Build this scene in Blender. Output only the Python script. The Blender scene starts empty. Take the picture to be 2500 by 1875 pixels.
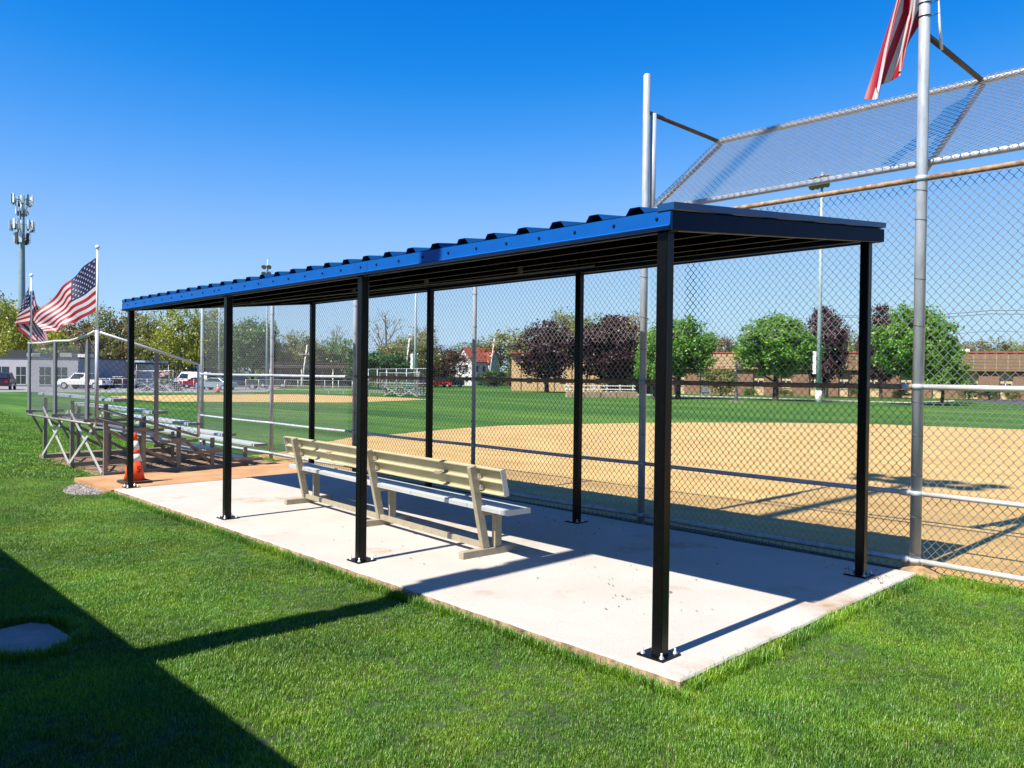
import bpy, bmesh, math, random
import numpy as np
from mathutils import Vector, Matrix

random.seed(7)
sc = bpy.context.scene
COL = sc.collection
PI = math.pi

# ------------------------------------------------------------------ camera
# world frame: X runs from the front posts of the dugout towards the fence, Y along the dugout, Z up
FOC = 1930.58
PITCH, ROLL, YAW = [math.radians(a) for a in (0.64195504, 0.6791258, 46.07063855)]
CAM = Vector((-3.6773, -2.585, 1.5893))
FW = Vector((math.cos(YAW) * math.cos(PITCH), math.sin(YAW) * math.cos(PITCH), -math.sin(PITCH)))
_r = Vector((math.sin(YAW), -math.cos(YAW), 0.0))
_u = _r.cross(FW)
RT = math.cos(ROLL) * _r + math.sin(ROLL) * _u
UP = -math.sin(ROLL) * _r + math.cos(ROLL) * _u
cd = bpy.data.cameras.new('camera')
cam = bpy.data.objects.new('camera', cd)
COL.objects.link(cam)
cd.sensor_fit = 'HORIZONTAL'
cd.sensor_width = 36.0
cd.lens = FOC / 2500 * 36.0
cd.clip_start = 0.05
cd.clip_end = 9000
M3 = Matrix((RT, UP, -FW)).transposed()
cam.matrix_world = Matrix.Translation(CAM) @ M3.to_4x4()
sc.camera = cam

# ------------------------------------------------------------------ sky, sun, exposure
SUN_EL = math.radians(53.5)
W = bpy.data.worlds.new('World')
sc.world = W
W.use_nodes = True
wn, wl = W.node_tree.nodes, W.node_tree.links
bg = wn['Background']
sky = wn.new('ShaderNodeTexSky')
sky.sky_type = 'NISHITA'
sky.sun_disc = False
sky.sun_elevation = SUN_EL
sky.sun_rotation = math.radians(270)
sky.altitude = 0
sky.air_density = 1.0
sky.dust_density = 0.25
sky.ozone_density = 4.0
# deeper, cleaner blue: one response curve per colour channel, the same in every direction
SKYK = 0.11
v1 = wn.new('ShaderNodeVectorMath')
v1.operation = 'SCALE'
v1.inputs['Scale'].default_value = SKYK
cv = wn.new('ShaderNodeRGBCurve')
v2 = wn.new('ShaderNodeVectorMath')
v2.operation = 'SCALE'
v2.inputs['Scale'].default_value = 1 / SKYK
for k, pts in enumerate((
        ((0, 0), (0.10, 0.003), (0.133, 0.012), (0.155, 0.045), (0.20, 0.145), (0.27, 0.285), (0.40, 0.41), (0.62, 0.52), (1, 0.56)),
        ((0, 0), (0.10, 0.09), (0.21, 0.215), (0.269, 0.315), (0.335, 0.425), (0.43, 0.55), (0.57, 0.67), (0.72, 0.76), (1, 0.82)),
        ((0, 0), (0.20, 0.46), (0.39, 0.79), (0.473, 0.90), (0.55, 0.98), (0.65, 0.995), (1, 1)))):
    c = cv.mapping.curves[k]
    c.points[0].location = pts[0]
    c.points[1].location = pts[-1]
    for q in pts[1:-1]:
        c.points.new(*q)
    for q in c.points:
        q.handle_type = 'AUTO_CLAMPED'
cv.mapping.update()
wl.new(sky.outputs[0], v1.inputs[0])
wl.new(v1.outputs[0], cv.inputs['Color'])
wl.new(cv.outputs[0], v2.inputs[0])
wl.new(v2.outputs[0], bg.inputs['Color'])
bg.inputs['Strength'].default_value = 0.055
sd = bpy.data.lights.new('sun', 'SUN')
sd.energy = 5.0
sd.angle = math.radians(0.5)
sd.color = (1.0, 0.93, 0.82)
sun = bpy.data.objects.new('sun', sd)
COL.objects.link(sun)
sun.location = (-30, 0, 40)
sun.rotation_euler = Vector((math.cos(SUN_EL), 0.0, -math.sin(SUN_EL))).to_track_quat('-Z', 'Y').to_euler()
sc.view_settings.view_transform = 'Standard'
sc.view_settings.look = 'None'
sc.view_settings.exposure = 1.0
sc.view_settings.gamma = 1.0
sc.view_settings.use_curve_mapping = False
sc.cycles.max_bounces = 6
sc.cycles.transparent_max_bounces = 8


# ------------------------------------------------------------------ ground height and sight lines (metres)
S0, SLOPE, Z0, S1 = 8.0, 0.006, -0.062, 180.0


def zs(s):
    return Z0 - SLOPE * max(0.0, min(s, S1) - S0)


def fwd(x, y):
    return (x - CAM.x) * math.cos(YAW) + (y - CAM.y) * math.sin(YAW)


def zg(x, y):
    return zs(fwd(x, y))


def ray(px, py):
    return FW + RT * ((px - 1250) / FOC) - UP * ((py - 937.5) / FOC)


def at(px, py, D):
    return CAM + ray(px, py) * D


def gat(px, D):
    """point on the ground on the sight line of column px at distance D"""
    lo, hi = 0.0, 1875.0
    for _ in range(40):
        m = (lo + hi) / 2
        p = at(px, m, D)
        if p.z > zg(p.x, p.y):
            lo = m
        else:
            hi = m
    p = at(px, lo, D)
    return Vector((p.x, p.y, zg(p.x, p.y)))


def gpix(px, py):
    d = ray(px, py)
    D = 10.0
    for _ in range(200):
        p = CAM + d * D
        D = 0.5 * D + 0.5 * (zg(p.x, p.y) - CAM.z) / d.z
    p = CAM + d * D
    return (p.x, p.y)


# ------------------------------------------------------------------ materials
MATS = {}


def pm(name, col, rough=0.6, metal=0.0, var=0.15, scale=6.0, bump=0.0, bscale=40.0, col2=None, spec=0.5, coat=0.0, detail=4.0, stretch=None):
    if name in MATS:
        return MATS[name]
    m = bpy.data.materials.new(name)
    m.use_nodes = True
    nt = m.node_tree
    n, l = nt.nodes, nt.links
    b = n['Principled BSDF']
    b.inputs['Roughness'].default_value = rough
    b.inputs['Metallic'].default_value = metal
    b.inputs['Specular IOR Level'].default_value = spec
    b.inputs['Coat Weight'].default_value = coat
    geo = n.new('ShaderNodeNewGeometry')
    vec = geo.outputs['Position']
    if stretch:
        mp = n.new('ShaderNodeMapping')
        mp.inputs['Scale'].default_value = stretch
        l.new(vec, mp.inputs['Vector'])
        vec = mp.outputs[0]
    nz = n.new('ShaderNodeTexNoise')
    nz.inputs['Scale'].default_value = scale
    nz.inputs['Detail'].default_value = detail
    nz.inputs['Roughness'].default_value = 0.65
    l.new(vec, nz.inputs['Vector'])
    rp = n.new('ShaderNodeValToRGB')
    a = [max(0, c * (1 - var)) for c in col]
    c2 = [min(1, c * (1 + var)) for c in (col2 or col)]
    rp.color_ramp.elements[0].position = 0.3
    rp.color_ramp.elements[1].position = 0.7
    rp.color_ramp.elements[0].color = (*a, 1)
    rp.color_ramp.elements[1].color = (*c2, 1)
    l.new(nz.outputs['Fac'], rp.inputs[0])
    l.new(rp.outputs[0], b.inputs['Base Color'])
    if bump:
        n2 = n.new('ShaderNodeTexNoise')
        n2.inputs['Scale'].default_value = bscale
        n2.inputs['Detail'].default_value = 4
        l.new(vec, n2.inputs['Vector'])
        bp = n.new('ShaderNodeBump')
        bp.inputs['Strength'].default_value = bump
        bp.inputs['Distance'].default_value = 0.01
        l.new(n2.outputs['Fac'], bp.inputs['Height'])
        l.new(bp.outputs[0], b.inputs['Normal'])
    MATS[name] = m
    return m


def leafmat(name, col, var=0.35, trans=0.35, hue=0.0):
    if name in MATS:
        return MATS[name]
    m = bpy.data.materials.new(name)
    m.use_nodes = True
    n, l = m.node_tree.nodes, m.node_tree.links
    n.remove(n['Principled BSDF'])
    out = n['Material Output']
    geo = n.new('ShaderNodeNewGeometry')
    nz = n.new('ShaderNodeTexNoise')
    nz.inputs['Scale'].default_value = 0.9
    nz.inputs['Detail'].default_value = 5
    l.new(geo.outputs['Position'], nz.inputs['Vector'])
    mx = n.new('ShaderNodeMix')
    mx.data_type = 'RGBA'
    mx.inputs['A'].default_value = (*[c * (1 - var) for c in col], 1)
    mx.inputs['B'].default_value = (*[c * (1 + var) for c in col], 1)
    ad = n.new('ShaderNodeMath')
    ad.operation = 'ADD'
    ml = n.new('ShaderNodeMath')
    ml.operation = 'MULTIPLY_ADD'
    ml.inputs[1].default_value = 0.6
    ml.inputs[2].default_value = -0.3
    l.new(geo.outputs['Random Per Island'], ml.inputs[0])
    l.new(ml.outputs[0], ad.inputs[0])
    l.new(nz.outputs['Fac'], ad.inputs[1])
    l.new(ad.outputs[0], mx.inputs['Factor'])
    d = n.new('ShaderNodeBsdfDiffuse')
    t = n.new('ShaderNodeBsdfTranslucent')
    g = n.new('ShaderNodeBsdfGlossy')
    g.inputs['Roughness'].default_value = 0.45
    g.inputs['Color'].default_value = (0.7, 0.7, 0.7, 1)
    s1 = n.new('ShaderNodeMixShader')
    s1.inputs[0].default_value = trans
    s2 = n.new('ShaderNodeMixShader')
    s2.inputs[0].default_value = 0.05
    l.new(mx.outputs['Result'], d.inputs['Color'])
    l.new(mx.outputs['Result'], t.inputs['Color'])
    l.new(d.outputs[0], s1.inputs[1])
    l.new(t.outputs[0], s1.inputs[2])
    l.new(s1.outputs[0], s2.inputs[1])
    l.new(g.outputs[0], s2.inputs[2])
    l.new(s2.outputs[0], out.inputs['Surface'])
    MATS[name] = m
    return m


BLACK = pm('black paint', (0.0035, 0.0035, 0.004), 0.3, 0, 0.3, 30, 0.08, 90, spec=0.2)
NAVY = pm('navy trim paint', (0.002, 0.014, 0.044), 0.55, 0, 0.15, 8, spec=0.06)
BLUE = pm('blue fascia paint', (0.0004, 0.072, 0.30), 0.45, 0, 0.08, 6, 0.02, 30, spec=0.2)
BLUED = pm('blue roof paint', (0.002, 0.050, 0.17), 0.4, 0, 0.12, 6)
UNDER = pm('shaded roof underside', (0.002, 0.0022, 0.003), 0.8, 0, 0.2, 6, spec=0.02)  # near-black: the deep shade under the roof is put into this colour
LIP = pm('pale purlin lip', (0.16, 0.15, 0.13), 0.5, 0.2, 0.15, 8)
GALV = pm('galvanised pipe', (0.40, 0.43, 0.47), 0.45, 0.2, 0.22, 14, 0.08, 120, stretch=(1, 1, 0.25))
WIRE = pm('galvanised wire', (0.30, 0.30, 0.30), 0.40, 0.45, 0.12, 10)
RUST = pm('rusty pipe', (0.20, 0.11, 0.055), 0.75, 0.1, 0.5, 20, 0.2, 120, col2=(0.30, 0.19, 0.11))
ALU = pm('white aluminium pipe', (0.58, 0.58, 0.57), 0.38, 0.35, 0.1, 12)
BOLT = pm('zinc bolt', (0.6, 0.6, 0.58), 0.35, 0.7, 0.1, 20)
BEIGE = pm('beige bench frame', (0.33, 0.285, 0.20), 0.5, 0.1, 0.15, 12, 0.1, 80)
PLANKB = pm('bench plank rear', (0.44, 0.40, 0.26), 0.5, 0.15, 0.10, 5)
SEATM = pm('anodised plank', (0.47, 0.49, 0.50), 0.36, 0.3, 0.10, 10, stretch=(1, 0.1, 1))
BLGREY = pm('bleacher frame aluminium', (0.24, 0.22, 0.20), 0.5, 0.3, 0.2, 10)
BLPOST = pm('bleacher guard post', (0.17, 0.165, 0.175), 0.5, 0.3, 0.15, 10)
WHITE = pm('white paint', (0.78, 0.78, 0.76), 0.5, 0, 0.05, 6)
ORANGE = pm('cone orange', (0.85, 0.07, 0.012), 0.5, 0, 0.15, 14)
REFL = pm('cone reflective white', (0.78, 0.74, 0.74), 0.55, 0, 0.18, 40)
RUBBER = pm('black rubber', (0.03, 0.027, 0.025), 0.8, 0, 0.4, 20)
FRED = leafmat('flag red cloth', (0.33, 0.006, 0.016), 0.12, 0.35)
FWHT = leafmat('flag white cloth', (0.56, 0.54, 0.54), 0.05, 0.35)
FBLU = leafmat('flag blue cloth', (0.010, 0.011, 0.075), 0.1, 0.3)
BARK = pm('tree bark', (0.075, 0.055, 0.042), 0.9, 0, 0.35, 4, 0.5, 20)
BARKG = pm('pale grey bark', (0.15, 0.125, 0.10), 0.9, 0, 0.3, 4, 0.5, 20)


# ------------------------------------------------------------------ mesh builder and object helpers
class MB:
    def __init__(s):
        s.v, s.f, s.m, s.sm = [], [], [], []

    def add(s, vs, fs, mi=0, smooth=False):
        o = len(s.v)
        s.v += [tuple(p) for p in vs]
        for f in fs:
            s.f.append(tuple(i + o for i in f))
            s.m.append(mi)
            s.sm.append(smooth)
        return s

    def box(s, lo, hi, mi=0, R=None, c=None):
        x0, y0, z0 = lo
        x1, y1, z1 = hi
        vs = [Vector(p) for p in ((x0, y0, z0), (x1, y0, z0), (x1, y1, z0), (x0, y1, z0), (x0, y0, z1), (x1, y0, z1), (x1, y1, z1), (x0, y1, z1))]
        if R is not None:
            vs = [R @ p for p in vs]
        if c is not None:
            vs = [p + Vector(c) for p in vs]
        return s.add(vs, [(0, 3, 2, 1), (4, 5, 6, 7), (0, 1, 5, 4), (1, 2, 6, 5), (2, 3, 7, 6), (3, 0, 4, 7)], mi)

    def bar(s, p, q, w, h, up=(0, 0, 1), mi=0):
        """box beam from p to q, w across, h along up"""
        p, q = Vector(p), Vector(q)
        d = (q - p).normalized()
        up = Vector(up)
        a = d.cross(up)
        if a.length < 1e-5:
            up = Vector((1, 0, 0))
            a = d.cross(up)
        a.normalize()
        b = a.cross(d).normalized()
        a, b = a * (w / 2), b * (h / 2)
        vs = [p - a - b, p + a - b, p + a + b, p - a + b, q - a - b, q + a - b, q + a + b, q - a + b]
        return s.add(vs, [(0, 1, 2, 3), (7, 6, 5, 4), (0, 4, 5, 1), (1, 5, 6, 2), (2, 6, 7, 3), (3, 7, 4, 0)], mi)

    def tube(s, pts, r, n=10, mi=0, cap=True, smooth=True):
        pts = [Vector(p) for p in pts]
        rs = r if isinstance(r, (list, tuple)) else [r] * len(pts)
        o = len(s.v)
        prev = None
        for i, p in enumerate(pts):
            d = (pts[min(i + 1, len(pts) - 1)] - pts[max(i - 1, 0)]).normalized()
            if prev is None:
                a = d.cross(Vector((0, 0, 1)))
                if a.length < 1e-3:
                    a = d.cross(Vector((1, 0, 0)))
            else:
                a = prev - d * prev.dot(d)
            a.normalize()
            prev = a
            b = d.cross(a)
            for k in range(n):
                t = 2 * PI * k / n
                s.v.append(tuple(p + (a * math.cos(t) + b * math.sin(t)) * rs[i]))
        for i in range(len(pts) - 1):
            for k in range(n):
                k2 = (k + 1) % n
                s.f.append((o + i * n + k, o + i * n + k2, o + (i + 1) * n + k2, o + (i + 1) * n + k))
                s.m.append(mi)
                s.sm.append(smooth)
        if cap:
            s.f.append(tuple(o + k for k in reversed(range(n))))
            s.f.append(tuple(o + (len(pts) - 1) * n + k for k in range(n)))
            s.m += [mi, mi]
            s.sm += [False, False]
        return s

    def prism(s, prof, p, q, u, v, mi=0, smooth=False):
        """profile [(a,b)] in axes u,v swept from p to q"""
        p, q, u, v = Vector(p), Vector(q), Vector(u), Vector(v)
        n = len(prof)
        vs = [p + u * a + v * b for a, b in prof] + [q + u * a + v * b for a, b in prof]
        fs = [(i, (i + 1) % n, n + (i + 1) % n, n + i) for i in range(n)]
        fs += [tuple(reversed(range(n))), tuple(range(n, 2 * n))]
        return s.add(vs, fs, mi, smooth)

    def lathe(s, prof, c, n=16, mi=0, smooth=True):
        c = Vector(c)
        o = len(s.v)
        for r, z in prof:
            for k in range(n):
                t = 2 * PI * k / n
                s.v.append((c.x + r * math.cos(t), c.y + r * math.sin(t), c.z + z))
        for i in range(len(prof) - 1):
            for k in range(n):
                k2 = (k + 1) % n
                s.f.append((o + i * n + k, o + i * n + k2, o + (i + 1) * n + k2, o + (i + 1) * n + k))
                s.m.append(mi)
                s.sm.append(smooth)
        s.f.append(tuple(o + k for k in reversed(range(n))))
        s.f.append(tuple(o + (len(prof) - 1) * n + k for k in range(n)))
        s.m += [mi, mi]
        s.sm += [False, False]
        return s

    def mesh(s, name, mats, fix=True):
        me = bpy.data.meshes.new(name)
        me.from_pydata(s.v, [], s.f)
        for m in (mats if isinstance(mats, (list, tuple)) else [mats]):
            me.materials.append(m)
        if s.f:
            me.polygons.foreach_set('material_index', s.m)
            me.polygons.foreach_set('use_smooth', s.sm)
        if fix:
            bm = bmesh.new()
            bm.from_mesh(me)
            bmesh.ops.recalc_face_normals(bm, faces=bm.faces)
            bm.to_mesh(me)
            bm.free()
        me.update()
        return me

    def build(s, name, mats, parent=None, fix=True, bevel=0.0):
        base = origin_of(parent)
        if base is not None and base.length > 0:
            s.v = [(p[0] - base.x, p[1] - base.y, p[2] - base.z) for p in s.v]
        me = s.mesh(name, mats, fix)
        o = bpy.data.objects.new(name, me)
        COL.objects.link(o)
        o.parent = parent
        if bevel:
            b = o.modifiers.new('edge', 'BEVEL')
            b.width = bevel
            b.segments = 2
            b.limit_method = 'ANGLE'
        return o


ORIGIN = {}


def origin_of(o):
    """world origin that one-off things subtract from their vertices"""
    while o is not None:
        if o.name in ORIGIN:
            return ORIGIN[o.name]
        o = o.parent
    return None


def tag(o, label, cat, group=None):
    o['label'] = label
    o['category'] = cat
    if group:
        o['group'] = group
    return o


def thing(name, label, cat, loc=(0, 0, 0), group=None, world=True, rz=0.0):
    """Empty at a thing's base; world=True: children are given in world metres"""
    o = bpy.data.objects.new(name, None)
    o.empty_display_size = 0.2
    COL.objects.link(o)
    o.location = loc
    o.rotation_euler = (0, 0, rz)
    if world:
        ORIGIN[o.name] = Vector(loc)
    return tag(o, label, cat, group)


def inst(name, me, parent, loc=(0, 0, 0), rot=(0, 0, 0), scale=(1, 1, 1)):
    o = bpy.data.objects.new(name, me)
    COL.objects.link(o)
    b = origin_of(parent)
    l = Vector(loc) - (b if b is not None and parent is not None and parent.name in ORIGIN else Vector((0, 0, 0)))
    o.parent = parent
    o.location = l
    o.rotation_euler = rot
    o.scale = scale
    return o


def copy_tree(o, parent=None):
    c = o.copy()
    COL.objects.link(c)
    c.parent = parent
    for ch in o.children:
        copy_tree(ch, c)
    return c


def structure(o):
    o['kind'] = 'structure'
    return o


def clip_half(poly, sgn, lim=S0):
    out = []
    n = len(poly)
    for i in range(n):
        a, b = poly[i], poly[(i + 1) % n]
        da, db = sgn * (fwd(*a) - lim), sgn * (fwd(*b) - lim)
        if da >= 0:
            out.append(a)
        if (da >= 0) != (db >= 0):
            t = da / (da - db)
            out.append((a[0] + (b[0] - a[0]) * t, a[1] + (b[1] - a[1]) * t))
    return out


def sheet(name, poly, lift, mat, parent=None):
    """a ground sheet that follows the terrain, lifted a few mm"""
    mb = MB()
    for sg in (1, -1):
        q = clip_half(poly, sg)
        if len(q) > 2:
            q = [p for i, p in enumerate(q) if math.dist(p, q[i - 1]) > 1e-4]
            mb.add([(x, y, zg(x, y) + lift) for x, y in q], [tuple(range(len(q)))])
    o = mb.build(name, mat, parent)
    return o


def smooth_poly(pts, n=6):
    """Catmull-Rom through an open list of points"""
    out = []
    for i in range(len(pts) - 1):
        p0, p1, p2, p3 = [Vector(pts[max(0, min(len(pts) - 1, i + k))]) for k in (-1, 0, 1, 2)]
        for k in range(n):
            t = k / n
            out.append(tuple(0.5 * (2 * p1 + (p2 - p0) * t + (2 * p0 - 5 * p1 + 4 * p2 - p3) * t * t + (3 * p1 - p0 - 3 * p2 + p3) * t ** 3)))
    out.append(tuple(pts[-1]))
    return out


def wobble(pts, amp, seed=1):
    rnd = random.Random(seed)
    return [(x + rnd.uniform(-amp, amp), y + rnd.uniform(-amp, amp)) for x, y in pts]


# ------------------------------------------------------------------ ground sheets
def ground_material():
    m = bpy.data.materials.new('mown grass ground')
    m.use_nodes = True
    n, l = m.node_tree.nodes, m.node_tree.links
    b = n['Principled BSDF']
    b.inputs['Roughness'].default_value = 0.9
    b.inputs['Specular IOR Level'].default_value = 0.15
    geo = n.new('ShaderNodeNewGeometry')

    def noise(sc_, det, st=None):
        v = geo.outputs['Position']
        if st:
            mp = n.new('ShaderNodeMapping')
            mp.inputs['Scale'].default_value = st
            mp.inputs['Rotation'].default_value = (0, 0, math.radians(-46))
            l.new(v, mp.inputs['Vector'])
            v = mp.outputs[0]
        z = n.new('ShaderNodeTexNoise')
        z.inputs['Scale'].default_value = sc_
        z.inputs['Detail'].default_value = det
        z.inputs['Roughness'].default_value = 0.7
        l.new(v, z.inputs['Vector'])
        return z.outputs['Fac']
    fine = noise(22, 6)
    broad = noise(0.25, 4)
    band = noise(1.0, 3, (0.22, 0.025, 1))
    mid = noise(2.2, 5)

    def mad(a, k, c):
        q = n.new('ShaderNodeMath')
        q.operation = 'MULTIPLY_ADD'
        l.new(a, q.inputs[0])
        q.inputs[1].default_value = k
        if isinstance(c, float):
            q.inputs[2].default_value = c
        else:
            l.new(c, q.inputs[2])
        return q.outputs[0]
    t = mad(fine, 0.8, -0.35)
    t = mad(broad, 0.35, t)
    t = mad(band, 1.5, t)
    t = mad(mid, 0.5, t)
    t = mad(t, 1.0, -0.75)
    rp = n.new('ShaderNodeValToRGB')
    e = rp.color_ramp.elements
    e[0].position, e[0].color = 0.15, (0.018, 0.060, 0.010, 1)
    e[1].position, e[1].color = 0.80, (0.11, 0.20, 0.026, 1)
    k = e.new(0.5)
    k.color = (0.045, 0.115, 0.017, 1)
    l.new(t, rp.inputs[0])
    l.new(rp.outputs[0], b.inputs['Base Color'])
    bp = n.new('ShaderNodeBump')
    bp.inputs['Strength'].default_value = 0.6
    bp.inputs['Distance'].default_value = 0.03
    l.new(noise(35, 4), bp.inputs['Height'])
    l.new(bp.outputs[0], b.inputs['Normal'])
    return m


mb = MB()
depths = [-400, -60, 0, 4, S0, 20, 40, 80, 130, S1, 260, 500, 1200, 4000]
F2 = Vector((math.cos(YAW), math.sin(YAW)))
R2 = Vector((math.sin(YAW), -math.cos(YAW)))
for d in depths:
    for lat in (-4000, -400, -60, 0, 60, 400, 4000):
        p = Vector((CAM.x, CAM.y)) + F2 * d + R2 * lat
        mb.v.append((p.x, p.y, zs(d)))
for i in range(len(depths) - 1):
    for k in range(6):
        mb.f.append((i * 7 + k, i * 7 + k + 1, (i + 1) * 7 + k + 1, (i + 1) * 7 + k))
        mb.m.append(0)
        mb.sm.append(False)
structure(mb.build('ground', ground_material()))

THATCH = pm('thatch under the lawn', (0.014, 0.030, 0.007), 0.95, 0, 0.5, 12, 0.8, 30, col2=(0.035, 0.060, 0.014))
lat = lambda d, k: tuple(Vector((CAM.x, CAM.y)) + F2 * d + R2 * k * d)
structure(sheet('lawn', [lat(1.0, -3.0), lat(26, -0.9), (-0.5, 26.5), (-0.2, 18), (0.6, 15.2), (3.30, 14.8), (3.34, 8), (3.30, 2), (3.40, -0.3), (3.42, -5), lat(1.0, 3.0)], 0.004, THATCH))
CLAY = pm('infield clay', (0.40, 0.250, 0.080), 0.92, 0, 0.14, 2.2, 0.6, 40, col2=(0.455, 0.30, 0.108), detail=8, stretch=(1.0, 0.35, 1))
edge = [gpix(*p) for p in [(667, 1108), (790, 1081), (862, 1068.5), (950, 1062), (1060, 1051.6), (1219.6, 1040), (1400, 1036), (1642, 1032), (1900, 1032.5), (2100, 1034.7), (2225, 1039), (2500, 1049)]]
edge = wobble(smooth_poly(edge, 8), 0.05, 3)
infield = [(3.30, 12.6)] + edge + [(31.5, -3), (27, -16), (14, -22), (3.42, -20), (3.42, -0.6), (3.27, -0.25), (3.22, 4), (3.22, 9)]
structure(sheet('infield_dirt', infield, 0.006, CLAY))
farp = [gpix(*p) for p in [(262, 968), (379, 980), (488, 981), (661, 982.3), (860, 983), (898, 981.5), (1045, 976)]]
fart = [gpix(*p) for p in [(1000, 972), (861, 967), (706, 963), (480, 964.5), (340, 966)]]
structure(sheet('far_infield_dirt', smooth_poly(farp, 4) + smooth_poly(fart, 4), 0.012, CLAY))
ASPH = pm('asphalt', (0.055, 0.057, 0.062), 0.9, 0, 0.2, 0.5, 0.2, 20)
ASPHL = pm('sun bleached asphalt', (0.21, 0.205, 0.20), 0.9, 0, 0.15, 0.4)
PAVE = pm('pale concrete walk', (0.36, 0.33, 0.28), 0.9, 0, 0.12, 0.8)
lot = [gpix(-260, 957), gpix(60, 957), gpix(250, 958.5), gpix(470, 958.5), gpix(650, 957)]
lot2 = [(lambda q: (q.x, q.y))(gat(px, D)) for px, D in ((700, 150), (300, 150), (-400, 135))]
structure(sheet('parking_lot', lot + lot2, 0.008, ASPHL))
rd = [gpix(2330, 978.5), gpix(2420, 983), gpix(2520, 991), gpix(2700, 1003)]
rd2 = [(lambda q: (q.x, q.y))(gat(px, D)) for px, D in ((2900, 92), (2600, 92), (2420, 90))]
structure(sheet('access_road', rd + rd2, 0.010, ASPH))
wk = [gpix(1500, 961.5), gpix(1640, 964.5), gpix(1800, 969), gpix(2000, 976), gpix(2225, 982), gpix(2330, 977.5)]
wk2 = [gpix(2330, 980), gpix(2225, 984.6), gpix(2000, 978), gpix(1800, 971.2), gpix(1640, 967.2), gpix(1500, 963.4)]
structure(sheet('footpath', wk + wk2, 0.014, PAVE))

# ------------------------------------------------------------------ dugout slab, clay-stained pad, soil, stepping slab
def concrete_material():
    m = bpy.data.materials.new('broom finished concrete')
    m.use_nodes = True
    n, l = m.node_tree.nodes, m.node_tree.links
    b = n['Principled BSDF']
    b.inputs['Roughness'].default_value = 0.85
    b.inputs['Specular IOR Level'].default_value = 0.25
    geo = n.new('ShaderNodeNewGeometry')

    def noise(s, d, st=None, rg=0.6):
        v = geo.outputs['Position']
        if st:
            mp = n.new('ShaderNodeMapping')
            mp.inputs['Scale'].default_value = st
            l.new(v, mp.inputs['Vector'])
            v = mp.outputs[0]
        z = n.new('ShaderNodeTexNoise')
        z.inputs['Scale'].default_value = s
        z.inputs['Detail'].default_value = d
        z.inputs['Roughness'].default_value = rg
        l.new(v, z.inputs['Vector'])
        return z.outputs['Fac']

    def ramp(f, p0, c0, p1, c1):
        r = n.new('ShaderNodeValToRGB')
        r.color_ramp.elements[0].position, r.color_ramp.elements[0].color = p0, c0
        r.color_ramp.elements[1].position, r.color_ramp.elements[1].color = p1, c1
        l.new(f, r.inputs[0])
        return r.outputs[0]

    def mix(f, a, bb, mode='MIX'):
        q = n.new('ShaderNodeMix')
        q.data_type = 'RGBA'
        q.blend_type = mode
        if isinstance(f, float):
            q.inputs['Factor'].default_value = f
        else:
            l.new(f, q.inputs['Factor'])
        for key, val in (('A', a), ('B', bb)):
            if isinstance(val, tuple):
                q.inputs[key].default_value = val
            else:
                l.new(val, q.inputs[key])
        return q.outputs['Result']
    base = ramp(noise(1.3, 6), 0.3, (0.385, 0.362, 0.330, 1), 0.7, (0.44, 0.42, 0.39, 1))
    speck = ramp(noise(70, 3), 0.25, (0.80, 0.79, 0.78, 1), 0.5, (1, 1, 1, 1))
    c = mix(1.0, base, speck, 'MULTIPLY')
    # clay stains tracked in by shoes
    st = ramp(noise(0.85, 5, None, 0.6), 0.55, (0, 0, 0, 1), 0.68, (1, 1, 1, 1))
    st2 = ramp(noise(6, 5), 0.35, (0.1, 0.1, 0.1, 1), 0.65, (1, 1, 1, 1))
    f = mix(1.0, st, st2, 'MULTIPLY')
    c = mix(f, c, (0.30, 0.20, 0.12, 1))
    grit = ramp(noise(18, 6, None, 0.75), 0.63, (0, 0, 0, 1), 0.70, (0.7, 0.7, 0.7, 1))
    c = mix(grit, c, (0.20, 0.15, 0.11, 1))
    l.new(c, b.inputs['Base Color'])
    bp = n.new('ShaderNodeBump')
    bp.inputs['Strength'].default_value = 0.35
    bp.inputs['Distance'].default_value = 0.004
    l.new(noise(14, 8, (1, 6, 1), 0.7), bp.inputs['Height'])
    l.new(bp.outputs[0], b.inputs['Normal'])
    return m


CONC = concrete_material()
CLAYSIDE = pm('clay stained slab edge', (0.16, 0.075, 0.045), 0.95, 0, 0.5, 14, 0.6, 50, col2=(0.36, 0.24, 0.16))
SX0, SX1, SY0, SY1 = -0.167, 3.248, -0.236, 8.727
mb = MB()
ring = []
rnd = random.Random(11)
for (ax, ay), (bx_, by_), nseg in (((SX0, SY0), (SX1, SY0), 40), ((SX1, SY0), (SX1, SY1), 60), ((SX1, SY1), (SX0, SY1), 30), ((SX0, SY1), (SX0, SY0), 110)):
    for i in range(nseg):
        t = i / nseg
        j = rnd.uniform(-0.006, 0.006)
        nx, ny = (by_ - ay), -(bx_ - ax)
        L = math.hypot(nx, ny)
        ring.append((ax + (bx_ - ax) * t + nx / L * j, ay + (by_ - ay) * t + ny / L * j))
N = len(ring)
cx, cy = (SX0 + SX1) / 2, (SY0 + SY1) / 2
top = [(x, y, 0.0) for x, y in ring]
ed = [(x + (0.012 if x < cx else -0.012) * 0, y, -0.012) for x, y in ring]
sh = lambda p, k: (cx + (p[0] - cx) * (1 + k / 1.7), cy + (p[1] - cy) * (1 + k / 4.5))
top_in = [(*sh(p, -0.010), 0.0) for p in ring]
mid = [(*p, -0.010) for p in ring]
low = [(p[0] + rnd.uniform(-0.022, 0.012), p[1] + rnd.uniform(-0.012, 0.012), -0.11) for p in ring]
mb.add(top_in, [tuple(range(N))], 0)
mb.add(top_in + mid, [(i, (i + 1) % N, N + (i + 1) % N, N + i) for i in range(N)], 0)
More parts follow.
